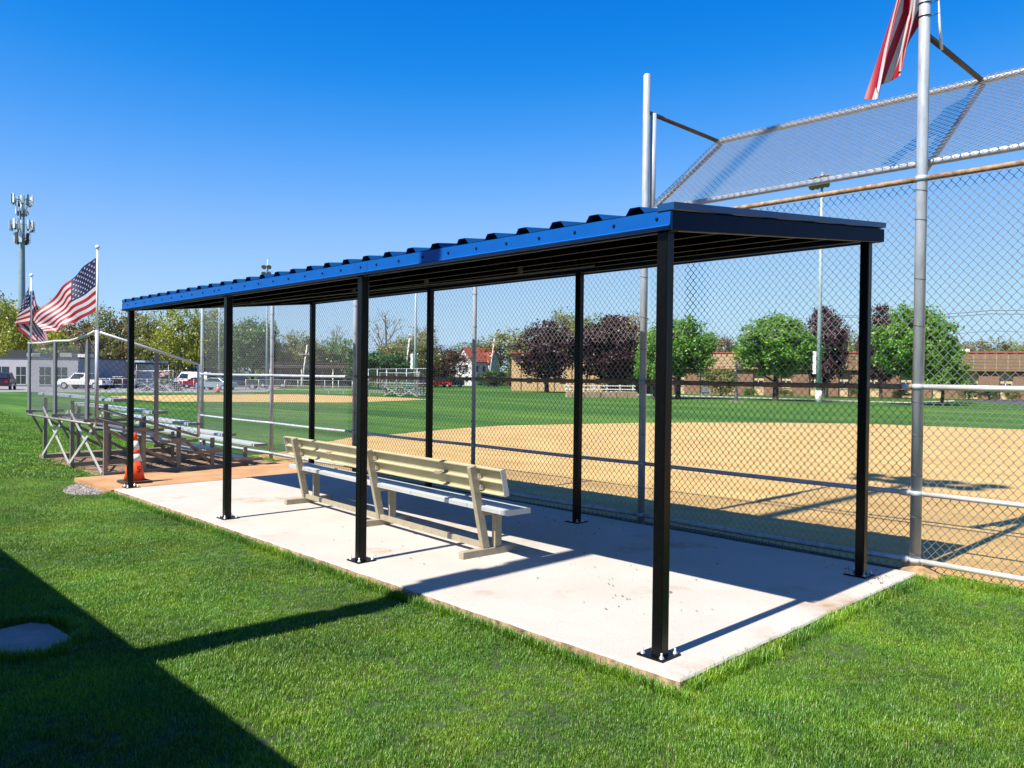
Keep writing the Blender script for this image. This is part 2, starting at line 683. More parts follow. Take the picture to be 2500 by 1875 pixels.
mb.add(mid + low, [(i, (i + 1) % N, N + (i + 1) % N, N + i) for i in range(N)], 1)
structure(mb.build('concrete_slab', [CONC, CLAYSIDE], fix=False))

PADM = pm('clay stained concrete', (0.345, 0.17, 0.065), 0.92, 0, 0.12, 2.0, 0.25, 60, col2=(0.40, 0.235, 0.12), detail=7)
mb = MB()
pad = [(-0.20, 8.735), (3.24, 8.735), (3.30, 10.55), (2.2, 10.20), (1.15, 10.0), (0.95, 10.36), (-0.21, 10.36)]
mb.prism([(x, y) for x, y in pad], (0, 0, -0.11), (0, 0, -0.012), (1, 0, 0), (0, 1, 0))
structure(mb.build('clay_stained_pad', PADM))
SOIL = pm('bare soil', (0.115, 0.075, 0.045), 0.95, 0, 0.4, 5, 0.8, 25, col2=(0.21, 0.145, 0.09), detail=8)
structure(sheet('bare_soil', wobble(smooth_poly([(0.2, 10.3), (1.2, 9.95), (3.3, 10.4), (3.4, 12.0), (3.3, 14.8), (2.6, 15.4), (0.5, 15.2), (0.3, 13.0), (0.22, 10.6)], 6), 0.03), 0.022, SOIL))
structure(sheet('trench_soil', [(3.24, -0.20), (3.52, -0.30), (3.66, 2.0), (3.60, 5.0), (3.66, 8.7), (3.60, 10.5), (3.24, 10.4)], 0.016, pm('dark shaded soil', (0.030, 0.022, 0.016), 0.95, 0, 0.5, 8, 0.9, 25, col2=(0.06, 0.045, 0.03))))  # dark soil, with the shade of the trench also put into its colour
STEP = pm('old pinkish slab', (0.36, 0.25, 0.21), 0.9, 0, 0.2, 5, 0.5, 40)
mb = MB()
mb.prism([(-2.62, 2.56), (-2.27, 2.53), (-2.25, 2.75), (-2.29, 3.22), (-2.36, 3.26), (-2.72, 3.20)], (0, 0, -0.15), (0, 0, -0.050), (1, 0, 0), (0, 1, 0))
structure(mb.build('stepping_slab', STEP, bevel=0.008))

# heap of clay round the foot of the fence post
m_ = MB()
rnd = random.Random(5)
for i in range(9):
    for k in range(18):
        a_ = 2 * PI * k / 18
        rr = 0.30 * i / 8 * (1 + 0.18 * math.sin(3 * a_ + 1) + 0.08 * math.sin(7 * a_))
        m_.v.append((3.46 + rr * math.cos(a_), -0.17 + rr * math.sin(a_) * 0.8, -0.066 + 0.075 * math.cos(i / 8 * PI / 2) ** 1.4 + rnd.uniform(-.004, .004)))
for i in range(8):
    for k in range(18):
        m_.f.append((i * 18 + k, i * 18 + (k + 1) % 18, (i + 1) * 18 + (k + 1) % 18, (i + 1) * 18 + k))
        m_.m.append(0)
        m_.sm.append(True)
structure(m_.build('dirt_mound', pm('dry clay heap', (0.22, 0.135, 0.06), 0.95, 0, 0.35, 14, 0.9, 40, col2=(0.33, 0.21, 0.10)), fix=False))

# ------------------------------------------------------------------ dugout shelter
BAY = [0.0, 3.05, 5.654, 8.686]
PS = 0.072
XB = 2.748
HF, HB = 2.403, 2.701
ZE = lambda x: HF + (HB - HF) * (x - 0.05) / (XB - 0.0)
dug = thing('dugout_shelter', 'open dugout shelter with sloping blue corrugated roof on eight black posts over concrete slab', 'shelter', (0, 0, 0))


def make_post(x, y, h, flip):
    m = MB()
    b = 0.006
    prof = [(b, 0), (PS - b, 0), (PS, b), (PS, PS - b), (PS - b, PS), (b, PS), (0, PS - b), (0, b)]
    m.prism(prof, (x, y, 0.012), (x, y, h), (1, 0, 0), (0, 1, 0))
    # raised weld seam on the face towards the lawn
    o = m.build('post', BLACK, dug)
    pl = MB()
    x0, x1, y0, y1 = (x - 0.03, x + 0.15, y - 0.03, y + 0.15)
    pl.box((x0, y0, 0.0), (x1, y1, 0.012))
    pl.build('base_plate', BLACK, o, bevel=0.002)
    for bx_, by_ in ((x0 + 0.025, y0 + 0.025), (x1 - 0.025, y0 + 0.025), (x1 - 0.025, y1 - 0.025), (x0 + 0.025, y1 - 0.025)):
        bt = MB()
        bt.lathe([(0.016, 0), (0.016, 0.003), (0.012, 0.003), (0.012, 0.013), (0.006, 0.014), (0.006, 0.032)], (bx_, by_, 0.012), 8)
        bt.build('bolt', BOLT, o)
    return o


for y in BAY:
    make_post(0.0, y, HF, False)
for y in BAY:
    make_post(XB, y, HB, True)
RY0, RY1 = -0.045, 8.85
RX0, RX1 = -0.03, 2.90
ZR = lambda x: 2.520 + (2.812 - 2.520) * (x - RX0) / (RX1 - RX0)      # top of roof sheet pans
# beams on the posts, front and back
for x, h in ((0.0, HF), (XB, HB)):
    m = MB()
    m.box((x + 0.004, RY0 + 0.01, h + 0.001), (x + PS - 0.004, RY1 - 0.01, h + 0.085))
    m.box((x + 0.008, RY0 + 0.02, h - 0.006), (x + 0.020, RY1 - 0.02, h + 0.001), 1)
    m.build('beam', [NAVY, LIP], dug)
# purlins along the dugout with pale lower lips
for x in (0.62, 1.18, 1.72, 2.25):
    z = ZE(x) + 0.015
    m = MB()
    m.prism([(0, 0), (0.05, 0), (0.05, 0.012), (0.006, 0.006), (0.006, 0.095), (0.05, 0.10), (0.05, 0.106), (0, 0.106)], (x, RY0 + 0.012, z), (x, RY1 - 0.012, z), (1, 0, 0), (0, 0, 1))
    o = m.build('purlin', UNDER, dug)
    m = MB()
    m.box((x - 0.001, RY0 + 0.02, z - 0.003), (x + 0.006, RY1 - 0.02, z - 0.0005))
    m.build('lip', LIP, o)
# conduit slung under the purlins with hangers
m = MB()
m.tube([(1.05, 8.6, 2.50), (1.30, 6.5, 2.525), (1.62, 3.6, 2.555), (1.80, 2.05, 2.585)], 0.007, 6)
o = m.build('conduit', LIP, dug)
for t, x in ((7.55, 1.2), (5.4, 1.42), (4.2, 1.56), (2.9, 1.7)):
    m = MB()
    m.box((x - 0.015, t - 0.02, 2.50 + (8.6 - t) * 0.0128), (x + 0.015, t + 0.02, 2.62 + (8.6 - t) * 0.0128))
    m.build('hanger', LIP, o)
# front fascia in three lengths with a kicked-out drip edge
def fascia(y0, y1):
    m = MB()
    prof = [(0.0, 0.0), (-0.018, 0.014), (-0.020, 0.018), (-0.004, 0.028), (0.0, 0.108), (0.004, 0.110), (0.012, 0.110), (0.012, 0.0)]
    zb = 2.404
    m.prism([(a + RX0, b) for a, b in prof], (0, y0, zb), (0, y1, zb), (1, 0, 0), (0, 0, 1))
    o = m.build('fascia', BLUE, dug)
    y = y0 + 0.09
    while y < y1 - 0.02:
        s = MB()
        s.tube([(RX0 - 0.0005, y, zb + 0.066), (RX0 - 0.006, y, zb + 0.066), (RX0 - 0.010, y, zb + 0.066)], [0.011, 0.010, 0.006], 8)
        s.build('screw', NAVY, o)
        y += 0.305
    return o


fascia(RY0 + 0.004, 2.93)
fascia(2.934, 5.80)
fascia(5.804, RY1 - 0.004)
# back fascia
m = MB()
m.box((RX1 - 0.012, RY0 + 0.006, 2.695), (RX1, RY1 - 0.006, 2.80))
m.build('rear_fascia', BLUED, dug)
# gable ends: fascia board, cap strip, pale soffit trim
for y0, y1 in ((RY0 - 0.012, RY0), (RY1, RY1 + 0.012)):
    m = MB()
    vs = [(RX0 - 0.004, 2.398), (RX1 + 0.004, 2.698), (RX1 + 0.004, 2.800), (RX0 - 0.004, 2.500)]
    m.prism(vs, (0, y0, 0), (0, y1, 0), (1, 0, 0), (0, 0, 1))
    m.build('gable_fascia', NAVY, dug)
    m = MB()
    e = -0.010 if y0 < 0 else 0.010
    a, b = (y0 + e, y1 + 0.09) if y0 < 0 else (y0 - 0.09, y1 + e)
    vs = [(RX0 - 0.006, 2.510), (RX1 + 0.012, 2.812), (RX1 + 0.012, 2.852), (RX0 - 0.006, 2.550)]
    m.prism(vs, (0, a, 0), (0, b, 0), (1, 0, 0), (0, 0, 1))
    m.build('cap_strip', BLUED, dug)
    m = MB()
    yy = (y1 + 0.002, y1 + 0.02) if y0 < 0 else (y0 - 0.02, y0 - 0.002)
    vs = [(RX0 + 0.08, 2.402), (RX1 - 0.06, 2.690), (RX1 - 0.06, 2.697), (RX0 + 0.08, 2.409)]
    m.prism(vs, (0, yy[0], 0), (0, yy[1], 0), (1, 0, 0), (0, 0, 1))
    m.build('soffit_trim', LIP, dug)
# roof sheets, one rib each
PITCHR = (RY1 - RY0 - 0.03) / 29
prof = [(0, 0), (PITCHR - 0.135, 0), (PITCHR - 0.103, 0.038), (PITCHR - 0.035, 0.038), (PITCHR - 0.003, 0), (PITCHR - 0.003, -0.002), (PITCHR - 0.034, 0.036), (PITCHR - 0.104, 0.036), (PITCHR - 0.136, -0.002), (0, -0.002)]
m = MB()
v = Vector((-(2.812 - 2.520), 0, RX1 - RX0)).normalized()
m.prism(prof, (RX0 + 0.004, 0, ZR(RX0)), (RX1 + 0.03, 0, ZR(RX1 + 0.03)), (0, 1, 0), v)
rpm = m.mesh('roof_panel', BLUED)
for i in range(29):
    inst('roof_panel', rpm, dug, (0, RY0 + 0.015 + i * PITCHR, 0))
m = MB()
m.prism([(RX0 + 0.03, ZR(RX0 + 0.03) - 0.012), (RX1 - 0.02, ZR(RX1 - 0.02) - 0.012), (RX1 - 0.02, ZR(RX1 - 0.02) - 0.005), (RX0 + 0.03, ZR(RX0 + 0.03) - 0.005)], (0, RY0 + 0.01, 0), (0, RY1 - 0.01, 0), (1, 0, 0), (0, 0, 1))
m.build('roof_underside', UNDER, dug)


# ------------------------------------------------------------------ team bench
bench = thing('team_bench', 'long beige aluminium team bench with backrest standing under the blue roof', 'bench', (0.73, 2.60, 0.0), world=False, rz=-0.065)
LEGS = (0.0, 1.77, 3.54)
B0, B1 = -0.36, 3.90
for s in LEGS:
    m = MB()
    m.box((0.0, s - 0.035, 0.0), (0.60, s + 0.035, 0.062))
    m.build('foot', BEIGE, bench, bevel=0.005)
    m = MB()
    m.bar((0.265, s, 0.062), (0.105, s, 0.795), 0.05, 0.075, (1, 0, 0.2))
    m.build('rear_leg', BEIGE, bench, bevel=0.005)
    m = MB()
    m.box((0.36, s - 0.025, 0.063), (0.435, s + 0.025, 0.352))
    m.box((0.345, s - 0.040, 0.063), (0.358, s - 0.02, 0.352))
    m.build('front_leg', BEIGE, bench, bevel=0.003)
    m = MB()
    m.box((0.235, s - 0.022, 0.353), (0.45, s + 0.022, 0.402))
    m.build('support_arm', BEIGE, bench, bevel=0.003)
    for zz in (0.60, 0.70):
        m = MB()
        xx = 0.105 + (0.795 - zz) * 0.16 / 0.733
        m.box((xx + 0.025, s - 0.05, zz - 0.012), (xx + 0.05, s - 0.026, zz + 0.03))
        m.build('clip', BOLT, bench)
m = MB()
m.bar((0.255, LEGS[0] + 0.036, 0.085), (0.255, LEGS[2] - 0.036, 0.085), 0.03, 0.05)
m.box((0.235, 1.1, 0.055), (0.275, 1.17, 0.06))
m.build('brace', BEIGE, bench)
m = MB()
prof = [(0, 0), (0.27, 0), (0.27, 0.036)]
x = 0.27
for k in range(8):
    x0 = 0.27 - k * 0.27 / 8
    x1 = 0.27 - (k + 1) * 0.27 / 8
    prof += [(x0 - 0.006, 0.042), (x1 + 0.010, 0.042), (x1 + 0.006, 0.037)]
prof += [(0, 0.036)]
m.prism(prof, (0.20, B0, 0.403), (0.20, B1, 0.403), (1, 0, 0), (0, 0, 1))
seat = m.build('seat', SEATM, bench)
for s in (-0.30, 0.18, 1.1, 1.95, 2.7, 3.3):
    m = MB()
    m.box((0.1965, s, 0.404), (0.1995, s + 0.06, 0.440))
    m.build('clamp', GALV, seat)
for e, y in (('a', B0 - 0.006), ('b', B1)):
    m = MB()
    m.box((0.197, y, 0.400), (0.473, y + 0.006, 0.447))
    m.build('end_cap', SEATM, seat)
# back plank: channel with three flanges towards the lawn, leaning back
R = Matrix.Rotation(math.radians(-12.3), 3, 'Y')
m = MB()
prof = [(0.045, 0), (0.0, 0.0), (0.0, 0.008), (0.038, 0.010), (0.038, 0.108), (0.0, 0.110), (0.0, 0.118), (0.038, 0.120), (0.038, 0.218), (0.0, 0.220), (0.0, 0.228), (0.045, 0.228)]
ux, uz = R @ Vector((1, 0, 0)), R @ Vector((0, 0, 1))
base = Vector((0.182, 0, 0.565))
m.prism(prof, base + Vector((0, B0, 0)), base + Vector((0, B1, 0)), ux, uz)
back = m.build('backrest', PLANKB, bench)
for y in (B0 - 0.008, B1):
    m = MB()
    m.prism([(-0.002, -0.002), (0.048, -0.002), (0.048, 0.231), (-0.002, 0.231)], base + Vector((0, y, 0)), base + Vector((0, y + 0.008, 0)), ux, uz)
    m.build('end_cap', SEATM, back)
for s in (0.55, 2.72):
    m = MB()
    m.prism([(-0.001, 0.10), (0.036, 0.10), (0.036, 0.128), (-0.001, 0.128)], base + Vector((0, s, 0)), base + Vector((0, s + 0.09, 0)), ux, uz)
    m.build('splice', BEIGE, back)


# ------------------------------------------------------------------ chain link fence and backstop
def mesh_panel(name, parent, o, ua, ub, la, lb, pa=0.070, pb=0.080, r=0.0026, mat=None, edge_open=0.0):
    """woven chain link: zig-zag wires running along ub, spread along ua; la x lb metres"""
    o, ua, ub = Vector(o), Vector(ua).normalized(), Vector(ub).normalized()
    nn = ua.cross(ub)
    hw, hh = pa / 2, pb / 2
    nw, ns = int(la / hw), int(lb / hh)
    idx = np.arange(ns + 1)
    V, F = [], []
    off = 0
    oa, aa, ba, na = [np.array(q) for q in (o, ua, ub, nn)]
    rr = np.random.default_rng(5)
    for w in range(nw):
        par = (idx + w) % 2
        a = w * hw + par * (hw + 0.004) - 0.002
        a = a + rr.normal(0, 0.0012, ns + 1)
        b = idx * hh + rr.normal(0, 0.0008, ns + 1)
        d = np.where(par == 0, 0.0028, -0.0028)
        P = oa + a[:, None] * aa + b[:, None] * ba + d[:, None] * na
        # square-ish section with 4 sides, per-node ring in the (na, ua) plane
        ring_ = [na * r * 1.1, aa * r * 1.35, -na * r * 1.1, -aa * r * 1.35]
        V.append(np.stack([P + q for q in ring_], 1).reshape(-1, 3))
        b0 = off + 4 * np.arange(ns)
        for k in range(4):
            k2 = (k + 1) % 4
            F.append(np.stack([b0 + k, b0 + k2, b0 + 4 + k2, b0 + 4 + k], 1))
        off += 4 * (ns + 1)
    V = np.concatenate(V)
    F = np.concatenate(F)
    bs = origin_of(parent)
    if bs is not None:
        V = V - np.array(bs)
    me = bpy.data.meshes.new(name)
    me.vertices.add(len(V))
    me.vertices.foreach_set('co', V.ravel())
    me.loops.add(F.size)
    me.loops.foreach_set('vertex_index', F.ravel().astype(np.int32))
    me.polygons.add(len(F))
    me.polygons.foreach_set('loop_start', np.arange(0, F.size, 4, dtype=np.int32))
    me.polygons.foreach_set('loop_total', np.full(len(F), 4, dtype=np.int32))
    me.update(calc_edges=True)
    me.shade_smooth()
    me.materials.append(mat or WIRE)
    ob = bpy.data.objects.new(name, me)
    COL.objects.link(ob)
    ob.parent = parent
    ob['kind'] = 'stuff'
    return ob


XF = 3.5
FTOP = 3.30
TIE = pm('dark tie wire', (0.10, 0.10, 0.10), 0.5, 0.4, 0.2, 20)


def fence_post(parent, y, r, top, x=XF, zb=None, ties=(0.35, 0.95, 1.25, 1.9, 2.25, 2.7, 3.05), capd=True):
    m = MB()
    zb = zb if zb is not None else zg(x, y) - 0.02
    m.tube([(x, y, zb), (x, y, top - 0.012), (x, y, top)], [r, r, r * 0.8], 18)
    o = m.build('post', GALV, parent)
    for k, z in enumerate(ties):
        t = MB()
        a = 0.10 * ((k * 37) % 7 - 3)
        pts = [(x + (r + 0.002) * math.cos(q), y + (r + 0.002) * math.sin(q), z + 0.010 * math.sin(q + a)) for q in [2 * PI * i / 14 for i in range(15)]]
        pts += [(x + r + 0.03, y + 0.01, z + 0.008)]
        t.tube(pts, 0.0028, 5)
        t.build('tie', TIE, o)
    for z in (0.045, 0.62, 1.53, 3.30):
        if z < top:
            t = MB()
            t.tube([(x, y, z - 0.022), (x, y, z + 0.022)], r + 0.006, 16)
            t.build('collar', GALV, o)
    return o


def rail(parent, y0, y1, z, r, mat, x=XF, sag=0.0):
    m = MB()
    n = 6
    pts = [(x, y0 + (y1 - y0) * i / n, z - sag * math.sin(PI * i / n)) for i in range(n + 1)]
    m.tube(pts, r, 12)
    return m.build('rail', mat, parent)


bst = thing('backstop', 'tall galvanised chain link backstop with slanted overhang behind the dugout', 'backstop', (XF, -0.13, -0.07))
fen = thing('chain_link_fence', 'plain chain link fence continuing left from the backstop past the bleachers', 'fence', (XF, 8.6, -0.10))
fence_post(bst, -3.05, 0.045, 5.0)
fence_post(bst, -0.13, 0.045, 5.65, ties=(0.10, 0.42, 0.78, 1.12, 1.40, 2.05, 2.45, 2.95, 3.2))
fence_post(bst, 2.76, 0.040, 4.95)
m = MB()
m.tube([(XF + 0.095, 2.735, 3.0), (XF + 0.095, 2.735, 4.53)], 0.034, 14)
m.build('upright', GALV, bst)
for y, r in ((5.62, 0.030), (8.60, 0.036), (11.48, 0.036), (14.72, 0.038)):
    fence_post(fen, y, r, 3.36 if y < 8 else 3.40)
for parent, ys in ((bst, (-3.05, -0.13, 2.76)), (fen, (2.76, 5.62, 8.60, 11.48, 14.72))):
    for i in range(len(ys) - 1):
        y0, y1 = ys[i], ys[i + 1]
        g = 0.05 if parent is bst else 0.042
        right = y1 < 0
        left = y0 > 8
        rail(parent, y0 + g, y1 - g, 3.30, 0.024, RUST)
        rail(parent, y0 + g, y1 - g, 1.53, 0.024, ALU if right else (GALV if left else RUST), sag=0.004)
        rail(parent, y0 + g, y1 - g, 0.62, 0.021, ALU if right else GALV, sag=0.006)
        rail(parent, y0 + g, y1 - g, 0.045, 0.024, ALU if right else GALV, sag=0.01)
        mesh_panel('chain_link_mesh', parent, (XF + 0.052, y0 + 0.01, -0.06), (0, 1, 0), (0, 0, 1), y1 - y0 - 0.02, FTOP + 0.11)
# rail ends on the post nearest the camera
for z in (1.53, 0.62, 0.045):
    m = MB()
    m.lathe([(0.005, -0.05), (0.026, -0.04), (0.03, -0.02), (0.03, 0.02), (0.012, 0.03)], (0, 0, 0), 12)
    m.v = [(XF + p[0], -0.13 + 0.085 - p[2], z + p[1]) for p in m.v]
    m.build('rail_end', ALU, bst)
# overlapping join in the mesh seen as a strip of doubled diamonds
mesh_panel('mesh_overlap', bst, (XF + 0.049, 2.12, 1.62), (0, 1, 0), (0, 0, 1), 0.145, 1.7, mat=TIE, r=0.0032)
# slanted overhang
LO, HI = Vector((3.60, 0, 3.455)), Vector((5.10, 0, 4.555))
for P, r in ((LO, 0.030), (HI, 0.032)):
    m = MB()
    m.tube([(P.x, -3.15, P.z), (P.x, 2.86, P.z)], r, 12)
    m.build('overhang_pipe', GALV, bst)
dv = (HI - LO).normalized()
mesh_panel('overhang_mesh', bst, LO + Vector((0, -3.1, 0)) - dv * 0.06 + Vector((-0.02, 0, 0.03)), (0, 1, 0), dv, 5.93, (HI - LO).length + 0.13)
for y in (-3.05, -0.13, 2.82):
    m = MB()
    nn = Vector((dv.z, 0, -dv.x))
    m.tube([LO + Vector((0, y, 0)) + nn * 0.045 - dv * 0.05, HI + Vector((0, y, 0)) + nn * 0.045], 0.024, 10)
    m.build('slant_pipe', TIE if y > 2 else GALV, bst)
    m = MB()
    yy = y if y < 2 else 2.76
    m.tube([(XF + 0.03, yy, 4.535), (HI.x, yy + (0.06 if y > 2 else 0), HI.z - 0.0)], 0.024, 10)
    m.build('strut', pm('dark brown pipe', (0.07, 0.052, 0.035), 0.7, 0.1, 0.4, 20), bst)  # struts in an even dark brown, darker than the galvanised pipes


# ------------------------------------------------------------------ flags
def flag_cloth(F, parent, n_s=2, nu=38, stars=True, name='cloth'):
    """13 stripes and a starred canton on the surface F(u,v): u along the fly, v up the hoist"""
    m = MB()
    us = sorted(set([i / nu for i in range(nu + 1)] + [0.4]))
    nv = 13 * n_s
    vs = [j / nv for j in range(nv + 1)]
    for u in us:
        for v_ in vs:
            m.v.append(tuple(F(u, v_)))
    nr = nv + 1
    for i in range(len(us) - 1):
        for j in range(nv):
            k = j // n_s
            mi = 1 if k % 2 else 0
            if k >= 6 and us[i + 1] <= 0.4001:
                mi = 2
            m.f.append((i * nr + j, (i + 1) * nr + j, (i + 1) * nr + j + 1, i * nr + j + 1))
            m.m.append(mi)
            m.sm.append(True)
    o = m.build(name, [FRED, FWHT, FBLU], parent, fix=False)
    if stars:
        s = MB()
        for row in range(9):
            for c in range(6 if row % 2 == 0 else 5):
                cu = 0.4 * (1 + 2 * c + (row % 2)) / 12
                cv = 1 - (7 / 13) * (row + 1) / 10
                for sd_ in (1, -1):
                    pts = []
                    for k in range(10):
                        rr = 0.027 if k % 2 == 0 else 0.0108
                        a = PI / 2 + k * PI / 5
                        u, v_ = cu + rr * math.cos(a) * 0.55, cv + rr * math.sin(a)
                        p = F(u, v_)
                        e = 0.01
                        nrm = (F(u + e, v_) - F(u - e, v_)).cross(F(u, v_ + e) - F(u, v_ - e))
                        if nrm.length > 0:
                            nrm.normalize()
                        pts.append(p + nrm * 0.004 * sd_)
                    s.add(pts, [tuple(range(10))])
        s.build('star', FWHT, o, fix=False)['kind'] = 'stuff'
    return o


def bil(a, b, c, d, u, v):
    """hoist top a, hoist bottom b, fly top c, fly bottom d"""
    return (a * (1 - u) + c * u) * v + (b * (1 - u) + d * u) * (1 - v)


def flagpole(name, label, loc, h, base_z, group, rp=0.016):
    t = thing(name, label, 'flag', (loc[0], loc[1], base_z), group)
    m = MB()
    m.tube([(loc[0], loc[1], base_z), (loc[0], loc[1], base_z + h)], rp, 10)
    m.build('pole', WHITE, t)
    m = MB()
    m.lathe([(0.012, 0), (0.03, 0.012), (0.034, 0.03), (0.026, 0.052), (0.008, 0.062)], (loc[0], loc[1], base_z + h), 10)
    m.build('finial', WHITE, t)
    return t


GF = 'stars and stripes flags on short poles along the bleacher rail'
# flag streaming from the near corner of the bleacher
fx, fy = 0.10, 10.40
t = flagpole('flag', 'stars and stripes flag flying out left from the nearer bleacher corner pole', (fx, fy), 1.30, 2.12, GF)
D0 = fwd(fx, fy)
ht, hb = at(235.5, 628, D0), at(236.5, 757, D0)
ft = at(80, 782, D0 + 0.25)
fb = at(112, 813, D0 + 0.05)


def F1(u, v):
    p = bil(ht, hb, ft, fb, u, v)
    # belly of the cloth and wind ripples
    up = UP * (0.10 * math.sin(PI * u) * (v - 0.35))
    rip = 0.05 * math.sin(9 * u + 3.2 * v) * u + 0.03 * math.sin(17 * u - 4 * v) * min(1, 3 * u)
    return p + up + (FW * 0.8 + RT * 0.3) * rip + UP * 0.015 * math.sin(14 * u) * u - UP * 0.05 * math.sin(PI * v) * u * (1 - u)


flag_cloth(F1, t)
# flag wrapped round the farther pole
fx2, fy2 = 0.02, 13.95
t2 = flagpole('flag', 'stars and stripes flag wrapped round the farther bleacher pole', (fx2, fy2), 1.20, 2.08, GF)
D2 = fwd(fx2, fy2)
ZC = 4.88
Q = lambda x, y, d: at(x / ZC, 560 + y / ZC, D2 + d)
A0, A1 = Q(352, 680, -0.05), Q(350, 1120, -0.06)
# hoist on pole; first fold goes left, then sweeps back right and down
L0, L1 = Q(262, 880, 0.03), Q(182, 1130, 0.0)
R0, R1 = Q(395, 720, 0.10), Q(205, 1170, 0.06)
E0, E1 = Q(470, 980, 0.12), Q(380, 1330, 0.05)
G0, G1 = Q(585, 1320, 0.10), Q(520, 1390, 0.08)


def F2f(u, v):
    ctrl = [(A0, A1), (L0, L1), (R0, R1), (E0, E1), (G0, G1)]
    k = [0.0, 0.18, 0.30, 0.62, 1.0]
    for i in range(4):
        if u <= k[i + 1] or i == 3:
            w = (u - k[i]) / (k[i + 1] - k[i])
            w = w * w * (3 - 2 * w) if i in (0, 1) else w
            a = ctrl[i][0].lerp(ctrl[i + 1][0], w)
            b = ctrl[i][1].lerp(ctrl[i + 1][1], w)
            break
    return b.lerp(a, v) + FW * 0.02 * math.sin(12 * u + 5 * v)


flag_cloth(F2f, t2)
# big flag hanging from a stick tied to the backstop post
t3 = thing('flag', 'limp stars and stripes flag hanging from the tall backstop post top right', 'flag', (3.50, -0.13, 4.40), None)
D3 = fwd(3.5, -0.13)
H0 = at(2262, -300, D3 - 0.02)
H1 = at(2264, 22, D3 - 0.06)
m = MB()
m.tube([at(2299, 122, D3 + 0.10), at(2293, 50, D3 + 0.07), at(2286, -90, D3 + 0.05), at(2284, -330, D3 + 0.05)], [0.013, 0.012, 0.011, 0.011], 8)
m.build('stick', WHITE, t3)
ZF = 3.4
Q3 = lambda x, y, d: at(2080 + x / ZF, y / ZF, D3 + d)


def F3(u, v):
    # rows: u=0 hoist ... u=1 fly; the cloth hangs, so the fly end is far below
    top = [H0, at(2190, -260, D3), Q3(372, -130, 0.05), Q3(215, 400, 0.02), Q3(108, 765, 0.0)]
    bot = [H1, Q3(590, 150, -0.05), Q3(520, 300, 0.0), Q3(470, 450, 0.06), Q3(440, 590, 0.02)]
    x = u * 4
    i = min(3, int(x))
    w = x - i
    a = top[i].lerp(top[i + 1], w)
    b = bot[i].lerp(bot[i + 1], w)
    # a few broad gathered folds
    amp = 0.075 * min(1, 2.2 * u)
    ph = 11 * v + 2.0 * u + 0.6
    p = b.lerp(a, v) + FW * amp * math.sin(ph) + RT * 0.55 * amp * math.cos(ph)
    # the fly hangs in two points: one long at the outer edge, one shorter by the fold
    p -= UP * 0.10 * max(0, u - 0.6) / 0.4 * math.exp(-((v - 0.83) / 0.16) ** 2)
    return p


flag_cloth(F3, t3, nu=44, n_s=5)
ZIP = pm('black cable tie', (0.012, 0.012, 0.013), 0.4, 0, 0.1)
for k, z in enumerate((at(2284, 13, D3).z, at(2284, 45, D3).z)):
    m = MB()
    pts = [(3.5 + 0.049 * math.cos(q), -0.13 + 0.049 * math.sin(q), z + 0.006 * math.cos(q)) for q in [2 * PI * i / 16 for i in range(17)]]
    m.tube(pts, 0.004, 5)
    m.tube([Vector((3.5, -0.13, z)) + RT * 0.05 - FW * 0.01, Vector((3.5, -0.13, z)) + RT * 0.125 + UP * 0.03], 0.0035, 5)
    m.build('cable_tie', ZIP, t3)


